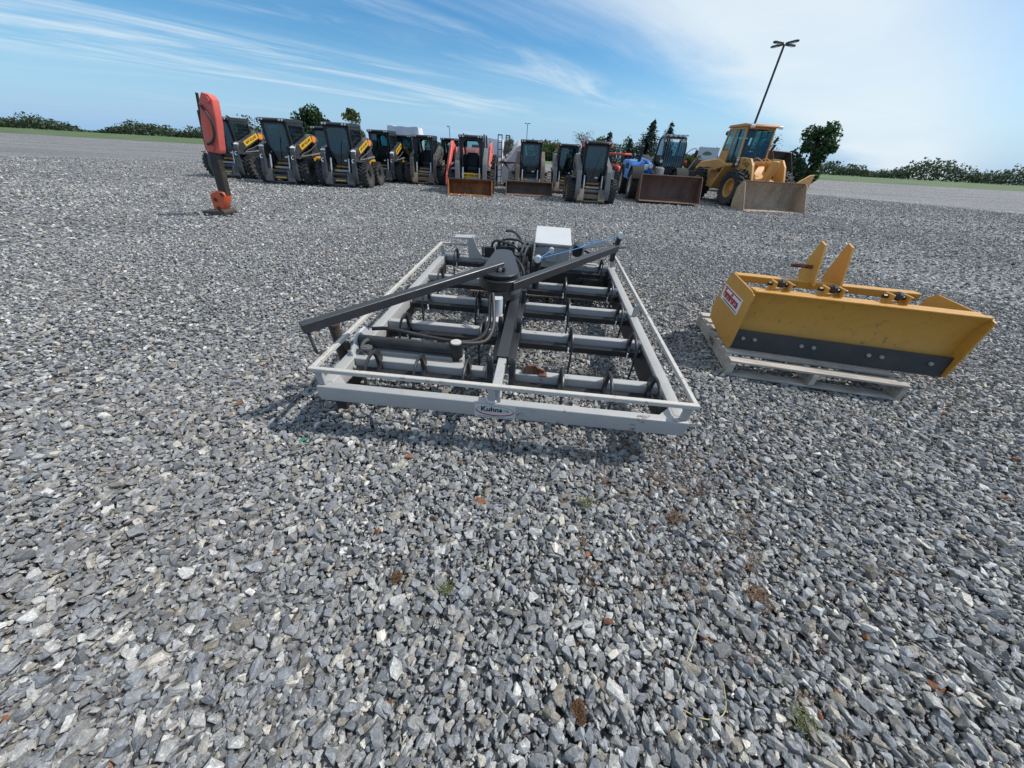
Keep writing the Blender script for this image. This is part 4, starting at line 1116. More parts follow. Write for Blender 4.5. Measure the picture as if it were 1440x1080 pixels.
            for a_ in (-72, -36, 0, 36, 72):
                rm = Matrix.Rotation(R(-a_), 4, 'Z')
                q_ = [mE @ (rm @ Vector(p)) for p in ((-.006, .012, .004), (.006, .012, .004), (.021, .06, .004), (.012, .10, .004), (-.012, .10, .004), (-.021, .06, .004))]
                f_ = bm.faces.new([bm.verts.new(p) for p in q_])
            em = obj('leaf_emblem', bm, M['white'], arm, smooth=0)
            bm = B(); mC = basis((s * .55, -.972, .86), (1, 0, 0), (0, .27, .963))
            tube(bm, [tuple(mC @ Vector((.045 * math.cos(R(t_)), .055 * math.sin(R(t_)), .006))) for t_ in range(60, 301, 30)], .010, 6, smooth=0)
            obj('curved_mark', bm, M['white'], arm)
    # wheels
    tm = TYM if style.get('tyre') == 'muddy' else TY; rm = RY if style.get('rim') == 'yellow' else RB
    for y in (-0.55, 0.57):
        for s in (-1, 1):
            put_wheel(t, s * 0.79, y, 0.42, tm, rm, rot=rnd.uniform(0, 3))
    if style.get('bucket'):
        W, h, d, ms, ml, mside = style['bucket']
        make_bucket(t, W, h, d, (0, -1.09, 0.03), M[ms], M[ml], M[mside])
    return t

GR = 'skid steer loaders parked in the back row'
NEW = dict(new=True, decal=True, door=True)
s1 = skid('charcoal cabbed skid steer with yellow arm decals, far left end of the row', (-12.75, 17.35, 0), 0.02, NEW, GR, 1.08)
dup(s1, (-9.62, 16.05, 0), 0.03, 'charcoal cabbed skid steer second from the left, tree behind its roof', GR, 1.08)
dup(s1, (-7.30, 16.15, 0), 0.02, 'charcoal cabbed skid steer standing forward with its yellow rear fender showing, third from the left', GR, 1.07)
dup(s1, (-6.95, 19.6, 0), 0.02, 'charcoal cabbed skid steer half hidden behind the third one from the left', GR, 1.05)
dup(s1, (-6.25, 20.9, 0), 0.02, 'charcoal cabbed skid steer mostly hidden next to the white wrapped load', GR, 1.0)
dup(s1, (-9.6, 19.6, 0), 0.02, 'charcoal skid steer whose cab peeks between the second and third front machines', GR, 1.05)
OLD = dict(body='charcoal_dirty', arm='charcoal_dirty', door=False, decal='front', muddy=True)
s2 = skid('dusty doorless skid steer with open cab and dull tyres, left of the red loader arms', (-4.85, 19.45, 0), 0.02, OLD, GR, 1.0)
dup(s2, (-4.05, 21.9, 0), 0.02, 'dusty skid steer right behind the doorless one, only its cab showing', GR, 1.0)
HB = dict(body='charcoal', arm='dullgrey', door=False, front_panel='yellow', bucket=(1.72, 0.50, 0.72, 'rust_orange', 'rust_lip', 'rust_lip'))
skid('black open-cab skid steer with yellow name panel and orange rusty bucket', (-2.2, 16.45, 0), 0.06, HB, GR, 1.0)
JB = dict(body='muddy', arm='muddy', door=True, tyre='muddy', bucket=(1.98, 0.46, 0.72, 'rust_brown', 'rust_edge', 'rust_brown'), muddy=True)
skid('mud covered skid steer with pale dried mud on its tyres and a wide brown bucket', (0.25, 17.75, 0), 0.0, JB, GR, 1.0)
EB = dict(body='charcoal_dirty', arm='dullgrey', door=True, beacons=True, rim='yellow', decal='front', muddy=True, lights='one')
s3 = skid('grey armed skid steer with orange roof marker lights and yellow rims, nearest to the camera', (2.64, 15.35, 0), -0.03, EB, GR, 1.0)
dup(s3, (1.98, 18.75, 0), -0.03, 'grey armed skid steer partly hidden behind the one with orange marker lights', GR, 0.98)
# ---------------------------------------------------------------- telehandler
TT = tyre_mesh('tele_tyre', 0.60, 0.42, 0.33, M['rubber'], lugs=22, lugh=0.04, aw=0.6)
TR = rim_mesh('tele_rim', 0.33, 0.42, M['rim_cream'], 10)
tl = thing('telehandler', 'blue telehandler with barred cab window and a wide reddish brown bucket on the ground', 'telehandler', (6.05, 18.75, 0), -0.10)
for y in (-1.45, 1.45):
    for s in (-1, 1): put_wheel(tl, s * 0.93, y, 0.60, TT, TR, rot=rnd.uniform(0, 3))
bm = B(); prism(bm, [(-2.0, .55), (-1.9, .42), (2.1, .42), (2.2, .6), (2.2, .95), (-1.9, .90)], 'x', -0.50, 0.50, bev=.02)
for s in (-1, 1): box(bm, (s * .62, 0, .62), (.5, 1.5, .38), bev=.02)
obj('chassis', bm, M['greyfender'], tl)
bm = B(); prism(bm, [(-.75, .72), (-.80, 1.18), (-.55, 1.42), (.3, 1.52), (1.75, 1.50), (2.0, 1.30), (2.0, .75)], 'x', -1.10, -0.42, bev=.05)
hd = obj('engine_hood', bm, M['blue'], tl)
bm = B()
for i in range(7): box(bm, (-1.105, -.15 + i * .14, 1.25), (.012, .06, .22))
obj('hood_louvre', bm, M['plastic'], hd)
bm = B(); cyl(bm, (-.72, -.35, 1.4), (-.70, -.45, 1.98), .075, 14); cyl(bm, (-.70, -.45, 1.95), (-.70, -.52, 2.03), .06, 12); obj('exhaust_stack', bm, M['plastic'], tl)
for y in (-1.45, 1.45):
    for s in (-1, 1):
        n = 10; pts = []
        for i in range(n + 1):
            a = R(20 + 140 * i / n); pts.append((y + .70 * math.cos(a), .60 + .70 * math.sin(a)))
        for i in range(n, -1, -1):
            a = R(20 + 140 * i / n); pts.append((y + .655 * math.cos(a), .60 + .655 * math.sin(a)))
        bm = B(); prism(bm, pts, 'x', s * .93 - .24, s * .93 + .24); obj('fender', bm, M['greyfender'], tl)
# boom lying between hood and cab
bm = B(); prism(bm, [(-1.55, 1.02), (-1.75, .90), (-1.70, .72), (-1.35, .85), (2.0, 1.45), (2.1, 1.60), (1.95, 1.75)], 'x', -.23, .15, bev=.02); bo = obj('boom', bm, M['greyfender'], tl)
bm = B(); prism(bm, [(-2.0, .25), (-2.15, .55), (-1.95, 1.25), (-1.65, 1.30), (-1.45, .95), (-1.6, .3)], 'x', -.20, .12, bev=.02); obj('boom_head', bm, M['dullgrey'], tl)
bm = B(); prism(bm, [(-1.25, .95), (-1.3, 1.35), (-.6, 1.50), (1.6, 1.62), (1.6, 1.2)], 'x', -.42, -.24, bev=.02); obj('blue_side_panel', bm, M['blue'], tl)
bm = B(); cyl(bm, (-.33, -1.33, 1.30), (-.33, -1.22, 1.30), .09, 14); cyl(bm, (-.53, -1.28, 1.22), (-.53, -1.2, 1.22), .08, 14); box(bm, (-.43, -1.2, 1.25), (.32, .06, .2), bev=.01); obj('headlight_cluster', bm, M['lamp_lens'], tl)
# cab on the viewer's right
cx, hw = 0.66, 0.46
bm = B()
for s in (-1, 1):
    tube(bm, [(cx + s * hw, -.72, 1.05), (cx + s * hw, -.74, 1.5), (cx + s * hw, -.55, 2.25), (cx + s * hw, -.15, 2.42), (cx + s * hw, .45, 2.40), (cx + s * hw, .68, 2.1), (cx + s * hw, .74, 1.1)], .045, 8)
box(bm, (cx, 0, 1.02), (2 * hw + .06, 1.5, .14), bev=.02); box(bm, (cx, .72, 1.4), (2 * hw, .05, .7), bev=.01)
box(bm, (cx, .1, 2.40), (2 * hw - .04, .95, .06), bev=.02); box(bm, (cx, -.74, 1.14), (2 * hw, .05, .22), bev=.01)
tcab = obj('cab', bm, M['cabblack'], tl)
bm = B(); prism(bm, [(-.70, 1.16), (-.73, 1.5), (-.55, 2.2), (-.14, 2.36), (.42, 2.34), (.64, 2.05), (.68, 1.16)], 'x', cx - hw - .004, cx - hw + .004); obj('side_window', bm, M['glass'], tcab)
bm = B(); prism(bm, [(-.70, 1.16), (-.73, 1.5), (-.55, 2.2), (-.14, 2.36), (.42, 2.34), (.64, 2.05), (.68, 1.16)], 'x', cx + hw - .004, cx + hw + .004); obj('side_window', bm, M['glass'], tcab)
bm = B(); prism(bm, [(-.748, 1.25), (-.76, 1.5), (-.58, 2.22), (-.57, 2.22), (-.75, 1.5), (-.74, 1.25)], 'x', cx - hw + .05, cx + hw - .05); obj('windscreen', bm, M['glass'], tcab)
for i in range(9):
    bm = B(); x = cx - hw + .08 + i * (2 * hw - .16) / 8
    tube(bm, [(x, -.79, 1.25), (x, -.80, 1.5), (x, -.63, 2.28), (x, -.50, 2.36)], .010, 6, smooth=1); obj('guard_bar', bm, M['dullgrey'], tcab)
bm = B()
for i in range(10): box(bm, (cx - hw + .06 + i * (2 * hw - .12) / 9, -.12, 2.47), (.025, .8, .03), bev=.004)
box(bm, (cx, -.52, 2.46), (2 * hw, .03, .05)); box(bm, (cx, .28, 2.46), (2 * hw, .03, .05)); obj('roof_guard', bm, M['stepgrey'], tcab)
for x in (cx - .3, cx - .1, cx + .1, cx + .3):
    bm = B(); cyl(bm, (x, -.60, 2.44), (x, -.66, 2.44), .045, 10); obj('roof_light', bm, M['lamp_lens'], tcab)
bm = B(); box(bm, (cx, .15, 1.35), (.45, .45, .12), bev=.04); box(bm, (cx, .42, 1.65), (.44, .12, .55), bev=.05); obj('seat', bm, M['seat'], tcab)
bm = B(); tube(bm, [(cx + hw, -.70, 1.75), (cx + hw + .2, -.85, 2.0), (cx + hw + .40, -.88, 2.02), (cx + hw + .42, -.88, 1.95)], .014, 6); ma = obj('mirror_arm', bm, M['plastic'], tl)
bm = B(); box(bm, (cx + hw + .43, -.88, 1.84), (.13, .05, .24), bev=.02); obj('mirror', bm, M['plastic'], ma)
bm = B(); box(bm, (cx + hw + .10, -.80, 1.52), (.13, .06, .10), bev=.02); obj('marker_light', bm, M['lamp_red'], tl)
bm = B(); cyl(bm, (cx - hw - .06, -.92, 1.50), (cx - hw - .06, -.96, 1.50), .06, 12); obj('work_light', bm, M['lamp_lens'], tl)
make_bucket(tl, 2.46, 0.90, 0.85, (0.38, -2.18, 0.10), M['rust_blue'], M['rust_edge'], M['rust_blue'])

# ---------------------------------------------------------------- wheel loaders
WT = tyre_mesh('loader_tyre', 0.69, 0.50, 0.34, M['rubber'], lugs=20, lugh=0.05, aw=0.65)
WR = rim_mesh('loader_rim', 0.34, 0.50, M['tan'], 12)
def wheel_loader(label, loc, rz, raised=False):
    t = thing('wheel_loader', label, 'wheel loader', loc, rz)
    for y in (-1.4, 1.4):
        for s in (-1, 1): put_wheel(t, s * 0.98, y, 0.69, WT, WR, rot=rnd.uniform(0, 3))
    tan = M['tan']
    bm = B(); prism(bm, [(.05, .55), (.05, 1.35), (.35, 1.62), (.9, 1.75), (2.45, 1.62), (2.75, 1.40), (2.80, .70), (2.5, .55)], 'x', -.72, .72, bev=.05)
    hd = obj('engine_hood', bm, tan, t)
    for s in (-1, 1):
        bm = B()
        box(bm, (s * .724, 2.0, 1.30), (.008, .42, .14)); obj('hood_vent', bm, M['brown_paint'], hd)
        bm = B(); prism(bm, [(-.15, .60), (-.35, 1.10), (.2, 1.28), (.95, 1.28), (.95, .62)], 'x', s * .86 - .16, s * .86 + .16, bev=.02); fb = obj('side_tank', bm, tan, t)
        bm = B(); box(bm, (s * 1.03, .42, 1.12), (.03, .46, .20), bev=.01); obj('side_box', bm, M['tan_roof'], fb)
        bm = B()
        prism(bm, [(-.68, 1.48), (-.62, 1.53), (.0, 1.36), (.7, 1.34), (.7, 1.30), (.0, 1.31), (-.6, 1.45)], 'x', s * .98 - .26, s * .98 + .26); obj('fender', bm, tan, t)
        bm = B(); prism(bm, [(-.62, 1.50), (-.66, 1.44), (-.12, .58), (-.05, .60)], 'x', s * .98 - .26, s * .98 + .26); obj('ladder_panel', bm, tan, t)
        bm = B(); box(bm, (s * .86, -.80, 1.62), (.24, .10, .34), bev=.015); lb = obj('lamp_bracket', bm, M['plastic'], t)
        for k in (0, 1):
            bm = B(); cyl(bm, (s * (.80 + .0) + s * 0.06, -.852, 1.55 + k * .15), (s * .86, -.875, 1.55 + k * .15), .065, 14); obj('headlight', bm, M['lamp_lens'], lb)
    bm = B(); prism(bm, [(-2.0, .50), (-2.0, 1.00), (-1.2, 1.25), (-.85, 1.62), (-.45, 1.62), (-.25, .5)], 'x', -.40, .40, bev=.03); obj('front_frame', bm, tan, t)
    # cab
    bm = B()
    P0 = [(-.52, 1.50), (-.30, 2.86), (.85, 2.86), (.98, 1.60)]
    for s in (-1, 1):
        for a, b in (((-.52, 1.45), (-.32, 2.86)), ((.42, 1.5), (.40, 2.86)), ((1.0, 1.5), (.86, 2.86))):
            bar(bm, (s * .63, a[0], a[1]), (s * .61, b[0], b[1]), .075, .075, bev=.012)
    box(bm, (0, .22, 1.50), (1.32, 1.55, .16), bev=.02)
    box(bm, (0, .93, 1.95), (1.2, .05, .70), bev=.01)
    box(bm, (0, -.50, 1.62), (1.22, .05, .16), bev=.01)
    for s in (-1, 1): box(bm, (s * .62, .70, 1.80), (.05, .55, .5), bev=.01); box(bm, (s * .61, .25, 2.83), (.06, 1.1, .08), bev=.01)
    box(bm, (0, -.30, 2.83), (1.18, .06, .08), bev=.01); box(bm, (0, .86, 2.72), (1.18, .06, .30), bev=.01)
    cb = obj('cab', bm, tan, t)
    bm = B(); prism(bm, [(-.62, 2.86), (-.60, 2.93), (-.2, 2.99), (.9, 2.97), (1.02, 2.88)], 'x', -.69, .69, bev=.02); rf = obj('roof', bm, M['tan_roof'], cb)
    for x in (-.62, .62):
        bm = B(); box(bm, (x, -.66, 2.86), (.18, .06, .10), bev=.015); obj('work_light', bm, M['lamp_lens'], rf)
    bm = B(); prism(bm, [(-.50, 1.70), (-.33, 2.80), (-.325, 2.80), (-.495, 1.70)], 'x', -.58, .58); obj('windscreen', bm, M['glass_clear'], cb)
    for s in (-1, 1):
        bm = B(); prism(bm, [(-.47, 1.60), (-.29, 2.78), (.38, 2.78), (.40, 1.60)], 'x', s * .625 - .003, s * .625 + .003); obj('door_glass', bm, M['glass'], cb)
        bm = B(); prism(bm, [(.45, 2.08), (.44, 2.78), (.84, 2.78), (.92, 2.08)], 'x', s * .625 - .003, s * .625 + .003); obj('side_window', bm, M['glass_clear'], cb)
        bm = B(); bar(bm, (s * .645, -.05, 1.6), (s * .645, .06, 2.78), .03, .03); obj('door_bar', bm, M['brown_paint'], cb)
    bm = B(); box(bm, (-.29, .93, 2.40), (.40, .01, .42)); obj('rear_window', bm, M['glass_clear'], cb)
    bm = B(); box(bm, (.29, .93, 2.40), (.40, .01, .42)); obj('rear_window', bm, M['glass_clear'], cb)
    bm = B(); box(bm, (0, .40, 1.90), (.5, .5, .14), bev=.04); box(bm, (0, .66, 2.2), (.48, .12, .6), bev=.05); obj('seat', bm, M['seat'], cb)
    bm = B(); cyl(bm, (0, -.28, 1.6), (0, -.10, 2.0), .035, 8); lathe2 = Matrix.Translation((0, -.10, 2.02)) @ Matrix.Rotation(R(-35), 4, 'X')
    tube(bm, [tuple(lathe2 @ Vector((.19 * math.cos(a), .19 * math.sin(a), 0))) for a in [2 * PI * i / 16 for i in range(17)]], .014, 6, smooth=0); obj('steering_wheel', bm, M['plastic'], cb)
    for z in (2.2, 2.45):
        bm = B(); box(bm, (.78, -.45, z), (.02, .16, .22), rot=(.2, .3, 0), bev=.004); obj('mirror', bm, M['plastic'], cb)
    bm = B(); cyl(bm, (-.54, .95, 2.70), (-.54, 1.15, 2.70), .09, 14); obj('rear_light', bm, M['brown_paint'], cb)
    bm = B(); cyl(bm, (.3, 1.6, 1.7), (.3, 1.6, 2.35), .05, 12); obj('exhaust_pipe', bm, M['brown_paint'], t)
    # arms and bucket
    bl = (0, -2.25, .05) if not raised else (0, -2.05, 1.15)
    for s in (-1, 1):
        if raised: pts = [(-.50, 1.68), (-.75, 1.80), (-2.0, 1.55), (-2.25, 1.35), (-2.05, 1.12), (-1.2, 1.28), (-.5, 1.40)]
        else: pts = [(-.52, 1.72), (-.9, 1.80), (-1.50, 1.76), (-1.78, 1.52), (-2.12, .92), (-2.17, .40), (-2.05, .22), (-1.78, .55), (-1.50, 1.05), (-1.15, 1.28), (-.55, 1.40)]
        bm = B(); prism(bm, pts, 'x', s * .70 - .045, s * .70 + .045, bev=.01); ar = obj('lift_arm', bm, tan, t)
        if not raised:
            text_obj('lettering', 'CASE', .23, M['letter_brown'], ar, basis((s * .70 + s * .0475, -1.30, 1.575), (0, s * .93, s * .37) if s > 0 else (0, -.93, -.37), (0, -.37, .93)), bold=.009, sx=1.0)
            bm = B(); cyl(bm, (s * .50, -.6, .85), (s * .62, -1.5, .98), .06, 12); obj('lift_cylinder', bm, tan, ar)
    if not raised:
        bm = B(); cyl(bm, (0.05, -.6, 1.55), (0.05, -1.55, 1.62), .085, 16); cyl(bm, (0.05, -1.5, 1.615), (0.05, -1.95, 1.64), .05, 12); obj('tilt_cylinder', bm, tan, t)
        bm = B(); prism(bm, [(-1.85, 1.72), (-2.10, 1.70), (-2.12, 1.52), (-1.95, 1.1), (-1.85, .65), (-1.65, .62), (-1.68, 1.1)], 'x', -.06, .16, bev=.02); obj('bell_crank', bm, tan, t)
        bm = B(); box(bm, (0, -1.45, .98), (1.32, .22, .26), bev=.02); obj('arm_crossmember', bm, tan, t)
        for x, y1 in ((-.15, -1.6), (.25, -1.5)):
            bm = B(); tube(bm, [(x, -.6, 1.6), (x, -.95, 1.82), (x, -1.3, 1.74), (x, y1, 1.60)], .022, 8); obj('hydraulic_hose', bm, M['tan_roof'], t)
    if raised:
        b = make_bucket(t, 2.5, 1.0, 1.0, (0, -2.1, 1.18), M['rust_dark'], M['bucket_worn'], M['rust_dark'], rot=(-.18, 0, 0))
    else:
        b = make_bucket(t, 2.62, .98, .95, (0, -2.22, .02), M['bucket_worn'], M['rust_edge'], M['bucket_worn'])
    return t
wheel_loader('tan wheel loader with tall glazed cab and worn grey brown bucket resting on the ground', (9.95, 18.2, 0), 0.08)
sb = thing('loader_bucket', 'spare dark rusty loader bucket standing on a tan steel stand right of the wheel loader', 'loader bucket', (12.35, 20.1, 0.92), 0.55)
make_bucket(sb, 1.75, 1.20, 0.95, (0, 0, 0.02), M['rust_dark'], M['bucket_worn'], M['rust_dark'], rot=(-.05, 0, 0), name='bucket_shell')
stn = thing('steel_stand', 'tan steel stand with sloping side carrying the spare dark bucket', 'stand', (12.75, 20.0, 0), 0.3)
for s_s in (-1, 1):
    bm = B(); prism(bm, [(-1.0, 0.02), (-.9, .62), (-.2, .88), (1.0, .88), (1.1, 0.02)], 'x', s_s * 1.0 - .05, s_s * 1.0 + .05, bev=.01); obj('side_panel', bm, M['tan'], stn)
bm = B(); box(bm, (0, .35, .845), (1.9, 1.3, .06), bev=.01); obj('top_plate', bm, M['tan'], stn)
bm = B(); prism(bm, [(.95, .86), (1.25, 1.02), (1.75, 1.28), (2.0, 1.30), (2.0, .30), (.95, .30)], 'y', -.5, -.42, bev=.01); obj('guard_plate', bm, M['tan'], stn)

# ---------------------------------------------------------------- tractors and red machines behind the row
def tractor(label, loc, rz, col, group=None, loader=False):
    t = thing('tractor', label, 'tractor', loc, rz, group)
    bm = B(); prism(bm, [(-1.5, .75), (-1.55, 1.25), (-1.3, 1.52), (.1, 1.62), (.1, .75)], 'x', -.42, .42, bev=.05); obj('hood', bm, M[col], t)
    bm = B(); box(bm, (0, 0, .65), (.5, 3.0, .35), bev=.03); obj('chassis', bm, M['plastic'], t)
    bm = B(); box(bm, (0, -1.57, 1.08), (.6, .03, .5), bev=.01); obj('grille', bm, M['plastic'], t)
    bm = B()
    for s in (-1, 1):
        bar(bm, (s * .55, .35, 1.2), (s * .50, .42, 2.15), .06, .06); bar(bm, (s * .55, 1.3, 1.2), (s * .50, 1.25, 2.15), .06, .06)
    obj('canopy_post', bm, M['plastic'], t)
    for s in (-1, 1):
        bm = B(); prism(bm, [(.2, 1.05), (.3, 1.42), (.8, 1.58), (1.4, 1.40), (1.5, 1.05)], 'x', s * .70 - .2, s * .70 + .2, bev=.04); obj('fender', bm, M[col], t)
    bm = B(); box(bm, (0, .95, 1.25), (.5, .5, .12), bev=.04); box(bm, (0, 1.2, 1.5), (.48, .12, .5), bev=.04); obj('seat', bm, M['seat'], t)
    for s in (-1, 1):
        put_wheel(t, s * .82, .85, .69, WT, TR_RED); put_wheel(t, s * .72, -1.15, .42, TY, RB)
    if loader:
        for s in (-1, 1):
            bm = B(); prism(bm, [(.0, 1.45), (.05, 1.70), (-.25, 1.84), (-.45, 1.78), (-1.3, 1.05), (-1.75, .55), (-1.9, .15), (-1.7, .12), (-1.5, .50), (-1.1, .90), (-.3, 1.50)], 'x', s * .92 - .06, s * .92 + .06, bev=.015)
            ar = obj('loader_arm', bm, M['salmon'], t)
            bm = B(); cyl(bm, (s * .92, -.3, .95), (s * .92, -1.2, .85), .045, 12); obj('lift_cylinder', bm, M['chrome'], ar)
            bm = B(); prism(bm, [(.1, .7), (.1, 1.6), (-.15, 1.6), (-.25, .7)], 'x', s * .80 - .05, s * .80 + .05, bev=.01); obj('loader_mast', bm, M['salmon'], t)
            bm = B(); tube(bm, [(s * .92 - .05, -.2, 1.9), (s * .92 - .02, -.6, 1.65), (s * .92, -1.3, 1.12), (s * .92, -1.7, .68)], .02, 6); obj('hydraulic_hose', bm, M['hose'], ar)
    else:
        bm = B(); box(bm, (0, .82, 2.20), (1.25, 1.35, .12), bev=.04); obj('canopy_roof', bm, M[col], t)
    return t
TR_RED = rim_mesh('tractor_rim', 0.34, 0.50, M['rim_cream'], 10)
tractor('faded red tractor loader arms flanking the skid steer with the orange rusty bucket', (-2.55, 19.25, 0), -0.03, 'salmon', loader=True)
tractor('bright red tractor with flat canopy behind the blue telehandler hood', (6.3, 24.0, 0), 0.9, 'red')
bpy.data.objects['tractor.001'].scale = (.80,) * 3

# pickup seen between telehandler and wheel loader
def pickup(label, loc, rz):
    t = thing('pickup_truck', label, 'pickup', loc, rz)
    bm = B(); prism(bm, [(-2.6, .45), (-2.65, .85), (-2.5, 1.02), (-1.2, 1.12), (2.6, 1.12), (2.65, .5)], 'x', -.95, .95, bev=.06); obj('body', bm, M['carblack'], t)
    bm = B(); prism(bm, [(-1.25, 1.10), (-.6, 1.72), (.75, 1.74), (1.05, 1.10)], 'x', -.82, .82, bev=.05); cb = obj('cab', bm, M['carblack'], t)
    bm = B(); prism(bm, [(-1.10, 1.16), (-.58, 1.66), (.70, 1.67), (.92, 1.16)], 'x', -.835, .835); obj('side_glass', bm, M['glass'], cb)
    bm = B(); prism(bm, [(-1.24, 1.15), (-.66, 1.68), (-.64, 1.68), (-1.22, 1.15)], 'x', -.72, .72); obj('windscreen', bm, M['glass'], cb)
    for s in (-1, 1):
        bm = B(); box(bm, (s * .72, -2.64, .82), (.34, .06, .18), bev=.02); obj('headlight', bm, M['lamp_lens'], t)
        for y in (-1.7, 1.7): put_wheel(t, s * .82, y, .42, TY, RB)
    bm = B(); box(bm, (0, -2.66, .6), (1.8, .06, .16), bev=.02); obj('bumper', bm, M['chrome'], t)
pickup('dark pickup truck parked behind between the telehandler and the tan wheel loader', (12.5, 27.5, 0), 1.2)

# ---------------------------------------------------------------- excavator arm at the left edge of the yard
ex = thing('hydraulic_arm', 'red hydraulic arm with orange bracket standing on a black foot, left edge of the yard', 'hydraulic arm', (-6.88, 8.05, 0), 0.0)
bm = B(); prism(bm, [(.34, 1.20), (.60, 1.17), (.64, 1.24), (.80, 1.72), (.87, 2.02), (.83, 2.10), (.70, 2.13), (.60, 2.0), (.45, 1.62)], 'y', -.09, .09, bev=.012)
for q in ((.50, 1.27), (.77, 2.02)): cyl(bm, (q[0], -.115, q[1]), (q[0], .115, q[1]), .05, 16)
am = obj('red_boom', bm, M['salmon'], ex)
bm = B(); cyl(bm, (.34, 0, 1.28), (.47, 0, 1.85), .045, 14); cyl(bm, (.46, 0, 1.8), (.55, 0, 2.12), .024, 12); obj('boom_cylinder', bm, M['brownblack'], am)
bm = B(); prism(bm, [(.50, 1.35), (.58, 1.33), (.70, 1.72), (.63, 1.75)], 'y', -.096, -.0905); obj('boom_side_plate', bm, M['orange'], am)
bm = B(); tube(bm, [(.60, -.11, 1.95), (.74, -.14, 1.75), (.72, -.15, 1.5), (.60, -.14, 1.36), (.45, -.12, 1.32)], .022, 8); obj('hose', bm, M['hose'], am)
bm = B(); bar(bm, (.32, 0, .42), (.46, 0, 1.20), .14, .14, bev=.01); cyl(bm, (.22, 0, .40), (.36, 0, 1.22), .045, 12); obj('dark_mast', bm, M['brownblack'], ex)
bm = B(); prism(bm, [(-.02, .10), (.02, .42), (.20, .50), (.36, .48), (.38, .40), (.20, .10)], 'y', -.10, .10, bev=.02); br = obj('orange_bracket', bm, M['orange'], ex)
for x, z in ((.12, .32), (.31, .43), (.12, .16)):
    bm = B(); cyl(bm, (x, -.12, z), (x, .12, z), .035, 12); obj('bracket_pin', bm, M['brownblack'], br)
bm = B(); prism(bm, [(-.25, 0.0), (-.23, .10), (.12, .13), (.22, .10), (.26, .04), (.22, 0.0)], 'y', -.20, .20, bev=.02); cyl(bm, (.20, -.19, .07), (.20, .19, .07), .07, 14); obj('foot', bm, M['brownblack'], ex)

# ---------------------------------------------------------------- white wrapped loads, trailer, bin
def wrapped(label, loc, w, d, h, seed, mat='wrap', shear=(0, 0), topw=.9, cat='wrapped load', name='wrapped_load', group='white wrapped loads'):
    rg = random.Random(seed)
    bm = B(); r = bmesh.ops.create_cube(bm, size=1.0)
    bmesh.ops.subdivide_edges(bm, edges=list(bm.edges), cuts=7, use_grid_fill=True)
    from mathutils import noise
    for v in bm.verts:
        z = v.co.z + .5
        k = 1 - (1 - topw) * z
        v.co = Vector((v.co.x * w * k + shear[0] * z, v.co.y * d * k + shear[1] * z, z * h))
        n = noise.noise_vector(v.co * 1.6 + Vector((seed, 0, 0))) * .10 + noise.noise_vector(v.co * 5 + Vector((seed, 3, 0))) * .035
        if z < .05: n.z = 0
        v.co += n
    bmesh.ops.triangulate(bm, faces=bm.faces)
    o = obj(name, bm, M[mat], None, loc=loc, smooth=22)
    return tag(o, label, cat, group)
wrapped('white plastic wrapped load behind the skid steers left of the doorless one', (-6.95, 23.4, 0), 1.9, 1.2, 2.4, 3)
wrapped('tall white plastic wrapped load right of the red loader arms', (-1.95, 24.0, 0), 1.25, 1.2, 2.12, 5)
wrapped('small white wrapped bundle low behind the blue telehandler wheel', (4.55, 21.2, 0), .7, .8, .95, 9)
bm = B()
pts = [(-1.05, 0.0, 1.18), (-.75, 0, 1.32), (-.40, 0, 1.62), (-.12, 0, 2.0), (.05, 0, 2.12), (.35, 0, 2.05), (.5, 0, 1.2)]
rows = []
for j in range(6):
    y = j * .3; rows.append([bm.verts.new((x + rnd.uniform(-.03, .03), y + rnd.uniform(-.04, .04), z + rnd.uniform(-.04, .04) - .05 * abs(j - 2.5) - (0.16 if j == 0 else 0))) for x, _, z in pts])
for a, b in zip(rows[:-1], rows[1:]):
    for i in range(len(pts) - 1): bm.faces.new((a[i], a[i + 1], b[i + 1], b[i]))
fr = [bm.verts.new((x, -.03, max(.75, z - .9) if i > 1 else z - .12)) for i, (x, _, z) in enumerate(pts)]
for i in range(len(pts) - 1): bm.faces.new((fr[i], fr[i + 1], rows[0][i + 1], rows[0][i]))
tp = thing('tarp_covered_trailer', 'grey trailer under a sloping white tarp beside the mud covered skid steer', 'trailer', (-.35, 20.3, 0), 0)
obj('tarp', bm, M['tarp'], tp, smooth=40)
bm = B(); box(bm, (-.15, .8, .55), (1.35, 1.6, .75), bev=.03); obj('trailer_box', bm, M['binwhite'], tp)
bm = B(); box(bm, (-.15, .8, .98), (1.2, 1.5, .35), bev=.08, seg=2); obj('white_sack', bm, M['wrap'], tp)
bm = B(); box(bm, (-.2, .0, 1.08), (1.5, .06, .06)); obj('tarp_bar', bm, M['brownblack'], tp)
bm = B(); box(bm, (-.15, .8, .12), (1.1, 1.4, .22)); obj('trailer_frame', bm, M['brownblack'], tp)
for k, x in enumerate((-1.32, -.98)):
    bm = B()
    for dx in (-.10, .10): box(bm, (dx, 0, 1.12), (.035, .05, 2.2))
    for i in range(8): box(bm, (0, 0, .16 + i * .29), (.17, .04, .03))
    box(bm, (0, 0, 2.205), (.235, .05, .03))
    o = obj('loading_ramp', bm, M['pole'], None, loc=(x, 20.4 + k * .25, 0), rot=(0.03, 0.01 * k, 0.25 + .35 * k))
    tag(o, 'upright black ladder-like trailer ramp, the %s one of the pair beside the white load' % ('left' if k == 0 else 'right'), 'ramp', 'upright trailer ramps')

